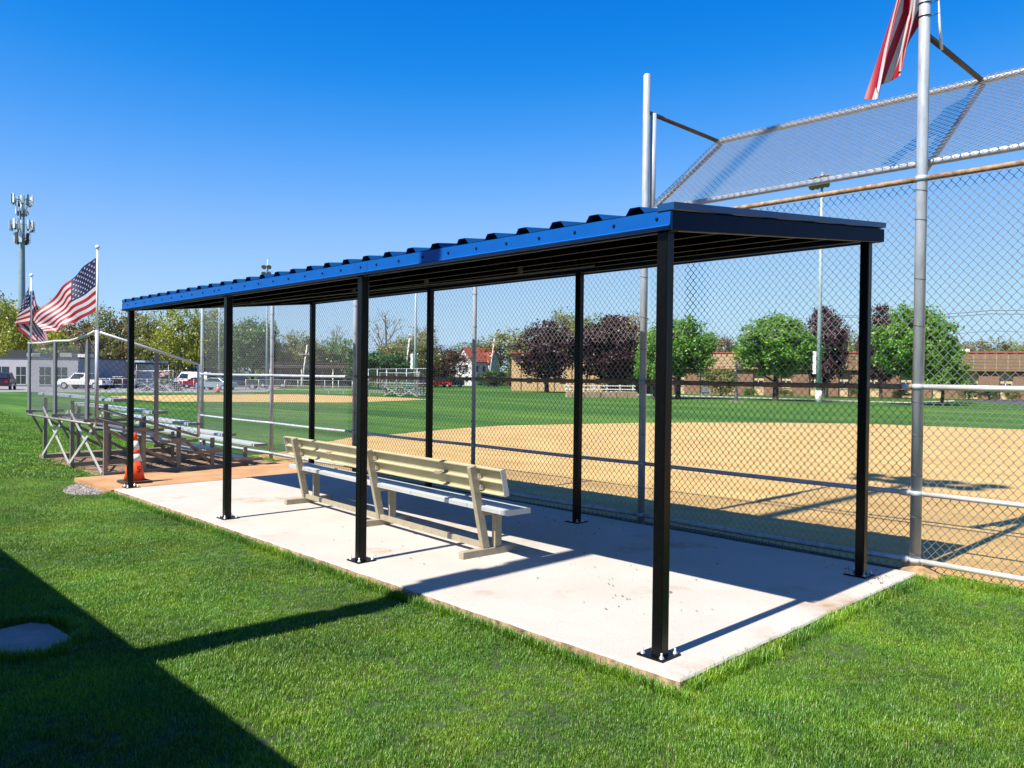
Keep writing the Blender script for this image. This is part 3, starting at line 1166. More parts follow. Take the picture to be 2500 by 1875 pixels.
# ------------------------------------------------------------------ bleacher
def make_bleacher(label, group=None):
    """five rows; local frame: x to the field, y along, z up; rear at x=0"""
    b = thing('bleacher', label, 'bleacher', (0, 0, 0), group, world=False)
    frames = (0.0, 1.75, 3.45)
    legx = (0.0, 0.56, 1.11, 1.67, 2.25)
    tops = (0.72, 0.52, 0.60, 0.52, 0.34)
    for y in frames:
        m = MB()
        m.box((-0.03, y - 0.03, -0.02), (2.30, y + 0.03, 0.05))
        m.build('ground_beam', BLGREY, b)
        for x, zt in zip(legx, (1.10, 0.92, 0.71, 0.51, 0.33)):
            m = MB()
            m.box((x - 0.03, y - 0.02, 0.051), (x + 0.03, y + 0.02, zt))
            m.build('leg', BLGREY, b)
        for x, zz in zip(legx, (0.88, 0.70, 0.50, 0.305, 0.125)):
            m = MB()
            m.box((x - 0.32, y - 0.045, zz - 0.045), (x + 0.30, y - 0.021, zz))
            m.build('step_arm', BLGREY, b)
        m = MB()
        m.bar((0.03, y + 0.035, 0.70), (1.11, y + 0.035, 0.08), 0.012, 0.05)
        m.build('brace', BLGREY, b)
        m = MB()
        m.bar((1.20, y + 0.035, 0.50), (1.67, y + 0.035, 0.08), 0.012, 0.05)
        m.build('brace', BLGREY, b)
    for y0, y1 in ((0.0, 1.75), (1.75, 3.45)):
        m = MB()
        m.bar((-0.045, y0 + 0.03, 0.04), (-0.045, y1 - 0.05, 0.92), 0.05, 0.010, (1, 0, 0))
        m.build('cross_brace', ALU, b)
        m = MB()
        m.bar((-0.058, y0 + 0.03, 0.92), (-0.058, y1 - 0.05, 0.04), 0.05, 0.010, (1, 0, 0))
        m.build('cross_brace', ALU, b)
    Y0, Y1 = -0.25, 4.1
    for k in range(5):
        x = 2.29 - 0.565 * k
        z = 0.345 + 0.20 * k
        m = MB()
        m.prism([(0, 0), (0.24, 0), (0.24, 0.035), (0.225, 0.04), (0.13, 0.04), (0.12, 0.034), (0.11, 0.04), (0.015, 0.04), (0, 0.035)], (x, Y0, z), (x, Y1, z), (1, 0, 0), (0, 0, 1))
        s = m.build('seat', SEATM, b)
        m = MB()
        m.box((x - 0.002, Y0 - 0.008, z - 0.002), (x + 0.242, Y0, z + 0.042))
        m.build('end_cap', BLGREY, s)
        if k == 4:
            break
        z2 = 0.128 + 0.19 * k
        m = MB()
        m.box((x - 0.26, Y0 + 0.02, z2), (x - 0.02, Y1 - 0.02, z2 + 0.035))
        s = m.build('footboard', BLGREY if k > 2 else SEATM, b)
        m = MB()
        m.box((x - 0.262, Y0 + 0.012, z2 - 0.002), (x - 0.018, Y0 + 0.02, z2 + 0.037))
        m.build('end_cap', BLGREY, s)
    # rear guard
    gx = -0.20
    for y in (0.22, 2.0, 3.72):
        m = MB()
        m.box((gx - 0.015, y - 0.065, 0.78), (gx + 0.015, y + 0.065, 2.09))
        m.build('guard_post', BLPOST, b)
        m = MB()
        m.bar((gx + 0.02, y - 0.04, 0.82), (0.0, y - 0.04, 0.45), 0.05, 0.03)
        m.build('guard_bracket', BLGREY, b)
    m = MB()
    m.tube([(gx, -0.16, 2.205), (gx, 0.22, 2.155), (gx, 1.1, 2.09), (gx, 2.0, 2.105), (gx, 2.9, 2.09), (gx, 3.78, 2.105)], 0.022, 10)
    m.build('top_rail', ALU, b)
    m = MB()
    m.tube([(gx, 0.0, 0.80), (gx, 3.75, 0.78)], 0.02, 10)
    m.build('low_rail', BLGREY, b)
    # near corner post and sloping end guard
    m = MB()
    m.tube([(gx + 0.02, -0.18, 0.90), (gx + 0.02, -0.18, 2.22)], 0.028, 12)
    m.build('corner_post', GALV, b)
    end = [((gx, 2.205), (1.35, 1.735)), ((gx + 0.05, 1.04), (1.36, 0.56)), ((gx + 0.02, 0.91), (1.0, 0.545))]
    for (xa, za), (xb, zb_) in end:
        m = MB()
        m.tube([(xa, -0.18, za), (xb, -0.18, zb_)], 0.021, 10)
        m.build('slope_rail', ALU if za > 2 else BLGREY, b)
    m = MB()
    m.tube([(1.35, -0.18, 1.735), (1.36, -0.18, 0.555)], 0.021, 10)
    m.build('end_upright', ALU, b)
    m = MB()
    m.box((0.655, -0.20, 0.52), (0.715, -0.17, 1.90))
    m.build('mid_upright', BLGREY, b)
    m = MB()
    m.bar((0.66, -0.14, 1.0), (0.35, -0.05, 0.78), 0.04, 0.015)
    m.build('bracket', ALU, b)
    # two panels of chain link
    mesh_panel('chain_link_mesh', b, (gx + 0.03, -0.14, 0.82), (0, 1, 0), (0, 0, 1), 3.86, 1.25, 0.075, 0.085, 0.0021)
    nw = 31
    pm_ = MB()
    a0 = gx + 0.05
    for w in range(nw):
        xa = a0 + w * 0.05
        lo_ = 1.04 - (xa - gx) * 0.31
        hi_ = 2.18 - (xa - gx) * 0.304
        n = int((hi_ - lo_) / 0.05)
        pts = [(xa + 0.05 * ((i + w) % 2), -0.18 + 0.003 * (1 if (i + w) % 2 else -1), lo_ + 0.05 * i) for i in range(n + 1)]
        pm_.tube(pts, 0.0036, 4, cap=False)
    o = pm_.build('chain_link_mesh', TIE, b)
    o['kind'] = 'stuff'
    return b


bl = make_bleacher('five row aluminium bleacher with mesh guard left of the dugout')
bl.location = (0.25, 10.47, -0.03)

# ------------------------------------------------------------------ traffic cone by the last post
CONEX, CONEY = 0.285, 9.30
cone = thing('traffic_cone', 'tall orange traffic cone with white bands behind the farthest dugout post', 'cone', (CONEX, CONEY, -0.012), world=False)
m = MB()
m.prism([(-0.19, -0.15), (-0.15, -0.19), (0.15, -0.19), (0.19, -0.15), (0.19, 0.15), (0.15, 0.19), (-0.15, 0.19), (-0.19, 0.15)], (0, 0, 0), (0, 0, 0.035), (1, 0, 0), (0, 1, 0))
m.build('base', RUBBER, cone, bevel=0.006)
crad = lambda z: 0.140 - (0.140 - 0.028) * (z - 0.035) / 0.66
for z0, z1, mat in ((0.035, 0.305, ORANGE), (0.305, 0.415, REFL), (0.415, 0.47, ORANGE), (0.47, 0.60, REFL), (0.60, 0.705, ORANGE)):
    m = MB()
    e = 0.0015 if mat is REFL else 0
    pr = [(crad(z0) + e, z0), (crad(z1) + e, z1)]
    if z1 > 0.7:
        pr += [(0.020, 0.712), (0.010, 0.712)]
    m.lathe(pr, (0, 0, 0), 28)
    m.build('band' if mat is REFL else 'body', mat, cone)
tc = bpy.data.curves.new('letter', 'FONT')
tc.body = 'S'
tc.size = 0.13
tc.align_x = 'CENTER'
to = bpy.data.objects.new('letter_tmp', tc)
COL.objects.link(to)
dg = bpy.context.evaluated_depsgraph_get()
tm = bpy.data.meshes.new_from_object(to.evaluated_get(dg))
bpy.data.objects.remove(to)
bm = bmesh.new()
bm.from_mesh(tm)
bmesh.ops.triangulate(bm, faces=bm.faces)
bmesh.ops.subdivide_edges(bm, edges=bm.edges, cuts=2)
ang0 = math.atan2(CAM.y - CONEY, CAM.x - CONEX) + 0.52
for v_ in bm.verts:
    z = 0.155 + v_.co.y
    a = ang0 + v_.co.x / crad(z)
    v_.co = ((crad(z) + 0.002) * math.cos(a), (crad(z) + 0.002) * math.sin(a), z)
bm.to_mesh(tm)
bm.free()
tm.materials.clear()
tm.materials.append(pm('stencil paint', (0.08, 0.015, 0.01), 0.7, 0, 0.3, 30))
lo_ = bpy.data.objects.new('letter', tm)
COL.objects.link(lo_)
lo_.parent = cone

# ------------------------------------------------------------------ building and light mast behind the camera that shade the lawn
shed = thing('equipment_building', 'low block building with metal eave standing behind the viewer', 'building', (-6.0, -2.0, -0.07))
BLOCK = pm('painted block', (0.45, 0.43, 0.40), 0.85, 0, 0.1, 4, 0.2, 30)
m = MB()
m.box((-7.4, -16, -0.07), (-4.55, 8.4, 2.9))
m.build('wall', BLOCK, shed)
m = MB()
m.box((-7.6, -16.3, 2.901), (-4.31, 8.7, 3.03))
m.build('roof', NAVY, shed)


def light_mast(name, label, base, h, r0, r1, rows, group=None, face=(1, 0), boxes=(), white_base=0.0, lamp_r=0.28, matp=None):
    t = thing(name, label, 'light mast', tuple(base), group)
    x, y, z = base
    m = MB()
    m.tube([(x, y, z), (x, y, z + h * 0.5), (x, y, z + h)], [r0, (r0 + r1) / 2, r1], 12)
    m.build('pole', matp or GALV, t)
    if white_base:
        m = MB()
        m.tube([(x, y, z - 0.02), (x, y, z + white_base)], r0 + 0.03, 12)
        m.build('sleeve', WHITE, t)
    f = Vector((face[0], face[1], 0)).normalized()
    s = Vector((-f.y, f.x, 0))
    for zz, half, n in rows:
        m = MB()
        c = Vector((x, y, z + zz))
        m.bar(c - s * half + f * 0.12, c + s * half + f * 0.12, 0.09, 0.09)
        arm = m.build('cross_arm', GALV, t)
        for k in range(n):
            w = -half + 2 * half * (k + 0.5) / n
            l = MB()
            l.lathe([(0.05, -0.25), (lamp_r * 0.55, -0.18), (lamp_r, 0.10), (lamp_r, 0.14), (lamp_r * 0.92, 0.14)], (0, 0, 0), 12)
            ax = (f * 0.75 - Vector((0, 0, 0.66))).normalized()
            a1 = ax.cross(Vector((0, 0, 1))).normalized()
            a2 = a1.cross(ax)
            cc = c + s * w + f * 0.30 - Vector((0, 0, 0.22))
            l.v = [tuple(cc + a1 * p[0] + a2 * p[1] + ax * p[2]) for p in l.v]
            l.build('lamp', LIP, arm)
    for zz, wx, wz, side in boxes:
        m = MB()
        c = Vector((x, y, z + zz)) + s * side
        m.box((c.x - wx / 2, c.y - wx / 2, c.z), (c.x + wx / 2, c.y + wx / 2, c.z + wz))
        m.build('control_box', WHITE, t)
    return t


light_mast('light_mast', 'tall field light mast standing behind the viewer against the block building', (-4.05, 2.09, -0.07), 19.6, 0.15, 0.09,
           [(19.4, 1.25, 4), (18.6, 1.0, 4)], face=(1, 0), boxes=((5.7, 0.22, 0.55, 0.07), (6.9, 0.2, 0.3, 0.07), (2.9, 0.3, 1.3, 0.02), (8.1, 0.2, 0.5, -0.03)))


# ------------------------------------------------------------------ trees
def crown_mesh(name, seed, n_clump, per, spread, leaf, shape='round', hollow=0.55):
    """leaf blades gathered in clumps through a unit crown (radius 1, height -1..1); every leaf is its own rhombus"""
    rg = np.random.default_rng(seed)
    C = []
    while len(C) < n_clump:
        p = rg.uniform(-1, 1, 3)
        q = p.copy()
        if shape == 'round':
            rr = math.sqrt(p[0] ** 2 + p[1] ** 2 + (p[2] * (1.0 if p[2] > 0 else 1.15)) ** 2)
        elif shape == 'tall':
            w = 0.55 + 0.45 * math.cos(p[2] * 1.3)
            rr = math.hypot(p[0] / w, p[1] / w) * 0.9 + 0.1 * abs(p[2])
        else:                                        # broad, flat-bottomed
            rr = math.sqrt(p[0] ** 2 + p[1] ** 2 + max(p[2], 0) ** 2 + (0 if p[2] > -0.6 else 9))
        if hollow * rg.random() < rr < 1.0 * (0.86 + 0.2 * rg.random()):
            C.append(q)
    C = np.array(C)
    cs = rg.uniform(0.6, 1.35, n_clump)
    ci = np.repeat(np.arange(n_clump), per)
    n = len(ci)
    P = C[ci] + rg.normal(0, 1, (n, 3)) * (spread * cs[ci])[:, None] * np.array([1, 1, 0.75])
    nr = rg.normal(0, 1, (n, 3)) + np.array([0, 0, 0.7]) + 0.6 * P
    nr /= np.linalg.norm(nr, axis=1)[:, None]
    t = rg.normal(0, 1, (n, 3))
    t -= nr * (t * nr).sum(1)[:, None]
    t /= np.linalg.norm(t, axis=1)[:, None]
    b = np.cross(nr, t)
    L = (leaf * rg.uniform(0.6, 1.3, n))[:, None]
    V = np.stack([P - t * L * 0.6, P - b * L * 0.36 + nr * L * 0.08, P + t * L * 0.6, P + b * L * 0.36 + nr * L * 0.08], 1).reshape(-1, 3)
    F = np.arange(4 * n).reshape(-1, 4)
    me = bpy.data.meshes.new(name)
    me.vertices.add(len(V))
    me.vertices.foreach_set('co', V.ravel())
    me.loops.add(F.size)
    me.loops.foreach_set('vertex_index', F.ravel().astype(np.int32))
    me.polygons.add(n)
    me.polygons.foreach_set('loop_start', np.arange(0, F.size, 4, dtype=np.int32))
    me.polygons.foreach_set('loop_total', np.full(n, 4, dtype=np.int32))
    me.update(calc_edges=True)
    me.materials.append(None)
    return me


def trunk_mesh(name, seed, cz, ch, h0, twig=False, limbs=9):
    """trunk to a crown centred at z=cz, half height ch, all in units of crown radius; limbs reach into the crown"""
    rnd = random.Random(seed)
    m = MB()
    r0 = 0.075
    topz = cz + ch * (0.55 if not twig else 0.7)
    pts = [(0, 0, -0.05), (0.0, 0, 0.1), (rnd.uniform(-.03, .03), rnd.uniform(-.03, .03), h0), (rnd.uniform(-.08, .08), rnd.uniform(-.08, .08), (h0 + topz) / 2), (rnd.uniform(-.1, .1), rnd.uniform(-.1, .1), topz)]
    m.tube(pts, [r0 * 1.35, r0, r0 * 0.85, r0 * 0.5, r0 * 0.12], 7, cap=False)

    def limb(p, d, L, r, depth):
        d = d.normalized()
        q1 = p + d * L * 0.5 + Vector((rnd.uniform(-.1, .1), rnd.uniform(-.1, .1), rnd.uniform(0, .12))) * L
        q2 = p + d * L + Vector((rnd.uniform(-.15, .15), rnd.uniform(-.15, .15), rnd.uniform(.0, .25))) * L
        m.tube([p, q1, q2], [r, r * 0.7, r * 0.3], 5 if depth < 2 else 3, cap=False)
        if depth < (3 if twig else 1):
            for k in range(3 if twig else 2):
                e = (q2 - q1).normalized() + Vector((rnd.uniform(-.8, .8), rnd.uniform(-.8, .8), rnd.uniform(-.15, .6)))
                limb(q1.lerp(q2, rnd.uniform(0.1, 1)), e, L * rnd.uniform(.5, .7), r * 0.55, depth + 1)
    for k in range(limbs):
        t = k / limbs
        z = h0 * 0.9 + (topz - h0) * t * 0.85
        a = k * 2.4 + rnd.uniform(-.4, .4)
        limb(Vector((0, 0, z)), Vector((math.cos(a), math.sin(a), 0.45 + 0.7 * t)), (0.75 - 0.35 * t) * (1 if not twig else 0.8), r0 * (0.5 - 0.25 * t), 0)
    return m.mesh(name, [None], fix=False)


PROTO = {}


def proto(kind):
    if kind in PROTO:
        return PROTO[kind]
    # kind: (clumps, leaves per clump, spread, leaf size, shape, crown centre z, crown half height, clear stem)
    K = dict(
        maple=(230, 70, 0.095, 0.075, 'round', 1.55, 0.98, 0.62, 0.5, False),
        maple2=(170, 70, 0.11, 0.078, 'broad', 1.35, 1.05, 0.5, 0.5, False),
        plum=(200, 60, 0.10, 0.075, 'round', 1.35, 1.05, 0.42, 0.4, False),
        spring=(150, 42, 0.105, 0.070, 'tall', 2.0, 1.6, 0.7, 0.2, True),
        spring2=(130, 44, 0.12, 0.072, 'round', 1.7, 1.25, 0.6, 0.2, True),
        bare=(60, 9, 0.12, 0.045, 'round', 1.7, 1.2, 0.6, 0.2, True),
        bush=(60, 45, 0.15, 0.11, 'broad', 0.75, 0.8, 0.1, 0.3, False),
        conifer=(80, 40, 0.08, 0.07, 'tall', 1.9, 1.8, 0.2, 0.1, False),
    )[kind]
    ncl, per, spr, leaf, shape, cz, ch, h0, hol, twig = K
    cm = crown_mesh(kind + '_crown', sum(map(ord, kind)), ncl, per, spr, leaf, shape, hol)
    for v in cm.vertices:
        v.co.z = v.co.z * ch + cz
        if kind == 'conifer':
            f = max(0.08, 1.05 - 0.5 * (v.co.z - 0.1) / 1.9)
            v.co.x *= f
            v.co.y *= f
    tm_ = trunk_mesh(kind + '_trunk', 3 + len(PROTO), cz, ch, h0, twig, 9 if not twig else 8)
    PROTO[kind] = (tm_, cm, cz + ch)
    return PROTO[kind]


def tree(name, kind, px, D, top_py, width_px, leafm, label, cat='tree', group=None, bark=BARK, seed=0, base=None, lift=0.0):
    b = base or gat(px, D)
    tm_, cm, H = proto(kind)
    h = at(px, top_py, D).z - b.z
    rad = width_px / 2 * D / FOC
    t = thing(name, label, cat, (b.x, b.y, b.z - 0.05 + lift), group, world=False, rz=seed * 1.7)
    for nm, me, mat in (('trunk', tm_, bark), ('crown', cm, leafm)):
        o = bpy.data.objects.new(nm, me)
        COL.objects.link(o)
        o.parent = t
        o.scale = (rad, rad, h / (H + 0.02))
        o.material_slots[0].link = 'OBJECT'
        o.material_slots[0].material = mat
    return t


LMAPLE = leafmat('maple leaves', (0.125, 0.29, 0.022), 0.4, 0.4)
LPLUM = leafmat('plum leaves', (0.050, 0.018, 0.022), 0.45, 0.2)
LYEL = leafmat('fresh yellow green leaves', (0.26, 0.29, 0.03), 0.3, 0.45)
LOLIVE = leafmat('olive spring leaves', (0.20, 0.215, 0.05), 0.35, 0.4)
LMID = leafmat('mid green leaves', (0.10, 0.20, 0.035), 0.35, 0.35)
LDARK = leafmat('dark green leaves', (0.045, 0.115, 0.022), 0.4, 0.25)
LBROWN = leafmat('brown budding leaves', (0.22, 0.165, 0.065), 0.35, 0.3)
LPALE = leafmat('pale budding leaves', (0.26, 0.28, 0.12), 0.3, 0.4)
LRUST = leafmat('rusty shrub leaves', (0.11, 0.045, 0.025), 0.4, 0.25)

GM = 'street maples in front of the tan building'
tree('maple_tree', 'maple', 1655, 76, 775, 178, LMAPLE, 'round green maple behind the nearest dugout post', group=GM, seed=1)
tree('maple_tree', 'maple2', 1596, 72, 800, 90, LMAPLE, 'smaller green maple overlapping the left side of a rounder maple', group=GM, seed=5)
tree('maple_tree', 'maple', 1893, 72, 768, 196, LMAPLE, 'broad green maple between the black lamp post and the light mast', group=GM, seed=2)
tree('maple_tree', 'maple', 2232, 62, 745, 178, LMAPLE, 'tall green maple behind the right fence post of the backstop', group=GM, seed=3)
tree('maple_tree', 'maple2', 2300, 70, 830, 110, LMAPLE, 'low green maple peeking out right of the thick fence post', group=GM, seed=4)
GP = 'purple leaved trees by the tan building'
tree('purple_plum_tree', 'plum', 1335, 104, 785, 160, LPLUM, 'dark purple tree nearest the white house', group=GP, seed=1)
tree('purple_plum_tree', 'plum', 1490, 106, 772, 190, LPLUM, 'dark purple tree behind the leaning transformer pole', group=GP, seed=2)
tree('purple_plum_tree', 'plum', 2010, 92, 752, 120, LPLUM, 'dark purple tree behind the light mast and wooden pole', group=GP, seed=3)
tree('purple_plum_tree', 'plum', 2150, 90, 748, 110, LPLUM, 'purple tree half hidden by the tall maple on the right', group=GP, seed=4)
tree('crabapple_tree', 'bush', 1805 - 45, 92, 895, 90, LOLIVE, 'small sparse tree with a short trunk beside the black lamp post', seed=2)

# woods and street trees further back, each its own tree
GB = 'spring trees standing behind the ball field'
BK = [
    # kind, px, D, top, width, material, label
    ('spring2', -40, 150, 700, 190, LPALE, 'pale budding tree at the left edge beyond the cell tower'),
    ('spring', 40, 142, 735, 120, LYEL, 'yellow green tree just left of the cell tower foot'),
    ('bush', 130, 120, 800, 110, LYEL, 'low bright yellow green tree behind the two big flags'),
    ('spring', 110, 150, 745, 110, LOLIVE, 'olive budding tree between the cell tower and the near flagpole'),
    ('spring2', 190, 146, 770, 120, LBROWN, 'brownish budding tree behind the wrapped flag'),
    ('spring', 262, 148, 752, 110, LOLIVE, 'olive tree right of the flying flag pole'),
    ('bare', 215, 152, 770, 90, LBROWN, 'thin bare tree between the flying flag and its pole'),
    ('spring', 322, 150, 758, 110, LBROWN, 'brown twiggy tree behind the last dugout post'),
    ('spring2', 365, 146, 765, 100, LOLIVE, 'olive tree left of the bright yellow green tree'),
    ('spring', 440, 120, 742, 130, LYEL, 'tall bright yellow green tree above the bleacher end rail'),
    ('spring', 505, 124, 750, 90, LYEL, 'thin yellow green tree behind the left end post of the fence'),
    ('spring2', 545, 140, 778, 120, LMID, 'green tree behind the second dugout post from the cone'),
    ('maple2', 615, 132, 772, 130, LMID, 'dark feathery green tree between two fence posts left of the bench'),
    ('conifer', 672, 136, 780, 50, LDARK, 'narrow dark green tree behind the fence post left of the bench'),
    ('bare', 720, 160, 785, 120, LPALE, 'hazy bare tree above the flat dark roof'),
    ('spring2', 735, 138, 812, 130, LOLIVE, 'round olive tree over the flat dark roof'),
    ('bare', 818, 165, 772, 90, LPALE, 'pale twiggy tree left of the middle dugout post'),
    ('spring2', 825, 140, 822, 120, LMID, 'green tree behind the middle of the flat dark roof'),
    ('bare', 945, 150, 735, 150, LBROWN, 'large bare tree with fine twigs right of the middle front post'),
    ('maple2', 925, 118, 855, 150, LDARK, 'dense dark green shrubby tree behind the far ball field cage'),
    ('spring2', 1000, 140, 815, 150, LOLIVE, 'olive tree behind the blue topped light mast'),
    ('spring', 1035, 158, 795, 80, LBROWN, 'brown budding tree left of the rear dugout post'),
    ('spring2', 1085, 160, 845, 130, LRUST, 'reddish tree left of the white house'),
    ('spring2', 1150, 205, 832, 130, LMID, 'green tree behind the ridge of the white house'),
    ('spring2', 1245, 200, 802, 170, LOLIVE, 'olive tree between the white house and the purple trees'),
    ('spring2', 1385, 150, 757, 150, LOLIVE, 'large olive tree behind the two purple trees'),
    ('spring2', 1455, 158, 770, 120, LMID, 'green tree right of the rear dugout post above the tan roof'),
    ('spring2', 1530, 150, 765, 150, LBROWN, 'orange brown budding tree above the transformer pole'),
    ('bare', 1715, 150, 778, 100, LPALE, 'hazy bare tree rising behind the tan roof'),
    ('spring2', 1760, 160, 815, 120, LBROWN, 'low brown tree behind the tan roof by the black lamp post'),
    ('bare', 2060, 140, 765, 110, LPALE, 'pale bare tree behind the wooden utility pole'),
    ('spring2', 2075, 145, 815, 100, LYEL, 'yellow green tree showing over the tan roof by the wooden pole'),
    ('spring2', 2350, 190, 830, 130, LBROWN, 'low brownish tree over the roof right of the thick fence post'),
    ('spring2', 2430, 190, 826, 150, LOLIVE, 'low olive tree over the brown roof at right'),
    ('spring2', 2510, 190, 828, 150, LYEL, 'low yellow green tree at the right edge over the brown roof'),
]
for i, (kd, px, D, tp, wd, mt, lb) in enumerate(BK):
    tree('bare_tree' if kd == 'bare' else 'spring_tree', kd, px, D, tp, wd, mt, lb, group=GB, bark=BARKG if kd in ('bare', 'spring') else BARK, seed=i)
for i, (px, D, tp, wd, mt, lb) in enumerate([
    (1210, 176, 903, 110, LDARK, 'dark clipped hedge in front of the white house'),
    (1270, 172, 908, 70, LRUST, 'reddish shrub beside the white house porch'),
    (1060, 170, 890, 34, LDARK, 'narrow dark evergreen shrub left of the white house'),
    (1083, 172, 892, 34, LMID, 'narrow light green shrub nearest the white house wall'),
    (1660, 112, 945, 60, LMID, 'low green shrub under the maple behind the nearest post'),
    (1830, 100, 946, 40, LMID, 'small shrub by the tan wall right of the black lamp post'),
    (1915, 98, 948, 44, LOLIVE, 'small olive shrub by the tan wall under the broad maple'),
    (2095, 92, 930, 40, LMID, 'rounded green shrub right of the wooden utility pole'),
    (2200, 92, 948, 40, LOLIVE, 'olive shrub by the wall left of the tall right maple'),
    (2365, 88, 920, 46, LDARK, 'upright dark shrub by the brown wall beside the access road'),
    (2415, 88, 940, 50, LDARK, 'wide dark hedge shrub by the access road'),
    (2470, 88, 945, 40, LOLIVE, 'olive shrub at the far right beside the access road'),
]):
    tree('shrub', 'bush', px, D, tp, wd, mt, lb, cat='shrub', group='shrubs along the buildings', seed=i)



def woods(name, spans, mat, seed, leaf):
    """far-off wood that reads as one mass: leaf clumps and thin stems through a belt of ground"""
    rgw = np.random.default_rng(seed)
    P_, L_ = [], []
    st = MB()
    for (pxa, pxb, D, top, n) in spans:
        for _ in range(n):
            px = rgw.uniform(pxa, pxb)
            d_ = D + rgw.uniform(-4, 12)
            g = gat(px, d_)
            hh = (at(px, top, d_).z - g.z) * rgw.uniform(0.72, 1.0) * (0.9 + 0.1 * math.sin(px * 0.11) + 0.06 * math.sin(px * 0.37))
            w = rgw.uniform(0.9, 2.2)
            k = 120
            q = rgw.normal(0, 1, (k, 3)) * np.array([w * .55, w * .55, 1]) 
            zz = hh * (1 - 0.85 * rgw.random(k) ** 1.3)
            q[:, 2] = zz
            q[:, :2] *= (1.15 - 0.6 * (zz / hh)[:, None])
            P_.append(q + np.array([g.x, g.y, g.z]))
            if rgw.random() < 0.5:
                st.tube([g, (g.x + rgw.uniform(-.3, .3), g.y, g.z + hh * .5), (g.x + rgw.uniform(-.8, .8), g.y + rgw.uniform(-.5, .5), g.z + hh * .97)], [0.14, 0.09, 0.02], 4, 1, cap=False)
    P_ = np.concatenate(P_)
    n = len(P_)
    nr = rgw.normal(0, 1, (n, 3)) + np.array([0, 0, .6])
    nr /= np.linalg.norm(nr, axis=1)[:, None]
    t_ = np.cross(nr, rgw.normal(0, 1, (n, 3)))
    t_ /= np.linalg.norm(t_, axis=1)[:, None]
    b_ = np.cross(nr, t_)
    L = (leaf * rgw.uniform(.6, 1.4, n))[:, None]
    V = np.stack([P_ - t_ * L, P_ - b_ * L * .6, P_ + t_ * L, P_ + b_ * L * .6], 1).reshape(-1, 3)
    m = MB()
    m.v = st.v + [tuple(v) for v in V.tolist()]
    o_ = len(st.v)
    m.f = st.f + [tuple(range(o_ + 4 * i, o_ + 4 * i + 4)) for i in range(n)]
    m.m = st.m + [0] * n
    m.sm = [False] * len(m.f)
    o = m.build(name, [mat, BARKG], fix=False)
    o['kind'] = 'stuff'


woods('woods', [(-160, 60, 158, 770, 60), (60, 420, 160, 800, 110), (420, 660, 162, 810, 60)], LOLIVE, 1, 0.26)
woods('woods', [(-160, 420, 165, 790, 70), (640, 960, 168, 838, 80)], LBROWN, 2, 0.26)
woods('woods', [(640, 1120, 172, 850, 100), (1230, 1420, 190, 825, 40), (2280, 2700, 196, 838, 60)], LOLIVE, 3, 0.28)

# ------------------------------------------------------------------ tan and brick building
TAN = pm('tan wall panel', (0.40, 0.27, 0.145), 0.85, 0, 0.06, 1.0)
TANL = pm('light tan wall', (0.48, 0.36, 0.205), 0.85, 0, 0.06, 1.0)
BRICK = pm('brown brick', (0.20, 0.115, 0.07), 0.9, 0, 0.25, 5, 0.3, 12)
BRNB = pm('brown upper panel', (0.20, 0.125, 0.065), 0.8, 0, 0.06, 1.0)
SEAM = pm('pale seam', (0.45, 0.34, 0.22), 0.8, 0, 0.05)
REDT = pm('red roof edge', (0.35, 0.07, 0.05), 0.6, 0, 0.1)
GLASS = pm('dark window glass', (0.02, 0.025, 0.03), 0.08, 0, 0.1, 4, spec=0.8)
ROOFG = pm('flat roof gravel', (0.18, 0.17, 0.16), 0.95, 0, 0.15, 2)


def facade_frame(pxa, Da, pxb, Db):
    a, b = gat(pxa, Da), gat(pxb, Db)
    z = min(a.z, b.z)
    a.z = b.z = z
    d = (b - a)
    return a, d.normalized(), d.length


A, dx, LEN = facade_frame(1246, 119, 2330, 94)
LEN2 = LEN * 1.24
H = 5.7
tb = thing('tan_building', 'long two storey tan and brown brick building across the field on the right', 'building', tuple(A), None, world=False, rz=math.atan2(dx.y, dx.x))
# local frame: x along the facade, -y towards the viewer
UPB, SOFF = 3.55, 0.55
m = MB()
m.box((0, 0.9, -1.5), (LEN2, 26, H - 0.25))
m.build('core', BRICK, tb)
m = MB()
m.box((-0.1, 0.0, H - 0.249), (LEN2 + 0.1, 26.1, H - 0.12))
m.build('roof', ROOFG, tb)
m = MB()
m.box((-0.14, -0.36, H - 0.119), (LEN2 + 0.14, -0.002, H + 0.03))
m.build('roof_edge', REDT, tb)
LW = 15.5                                            # plain left wing
m = MB()
m.box((0.0, 0.35, -1.4), (LW, 0.898, H - 0.251))
m.build('plain_wall', TAN, tb)
sm_ = MB()
sm_.box((-0.07, 0.25, -1.4), (0.07, 0.348, H - 0.26))
sme = sm_.mesh('pilaster', BRICK)
for k in range(6):
    inst('pilaster', sme, tb, (1.6 + k * 2.7, 0, 0))
wmesh = MB()
wmesh.box((-0.42, 0.28, 1.2), (0.42, 0.346, 2.0))
wme = wmesh.mesh('window', GLASS)
for k in range(5):
    inst('window', wme, tb, (2.95 + k * 2.7, 0, 0))
m = MB()
m.box((LW + 0.002, -0.3, UPB - 0.12), (LEN2, 0.898, UPB))
m.build('soffit', BRNB, tb)
pw = 1.15
p1 = MB()
p1.box((0.02, -0.26, UPB + 0.001), (pw - 0.05, 0.2, H - 0.12))
pmeA = p1.mesh('panel', TAN)
pmeB = p1.mesh('panel', BRNB)
p2 = MB()
p2.box((pw - 0.048, -0.22, UPB + 0.001), (pw + 0.018, 0.2, H - 0.13))
pmeC = p2.mesh('seam', SEAM)
x = LW + 0.01
k = 0
while x + pw < LEN2:
    o = inst('panel', pmeA if x < LEN * 0.62 else pmeB, tb, (x, 0, 0))
    inst('seam', pmeC, o, (0, 0, 0))
    x += pw
    k += 1
bay = MB()
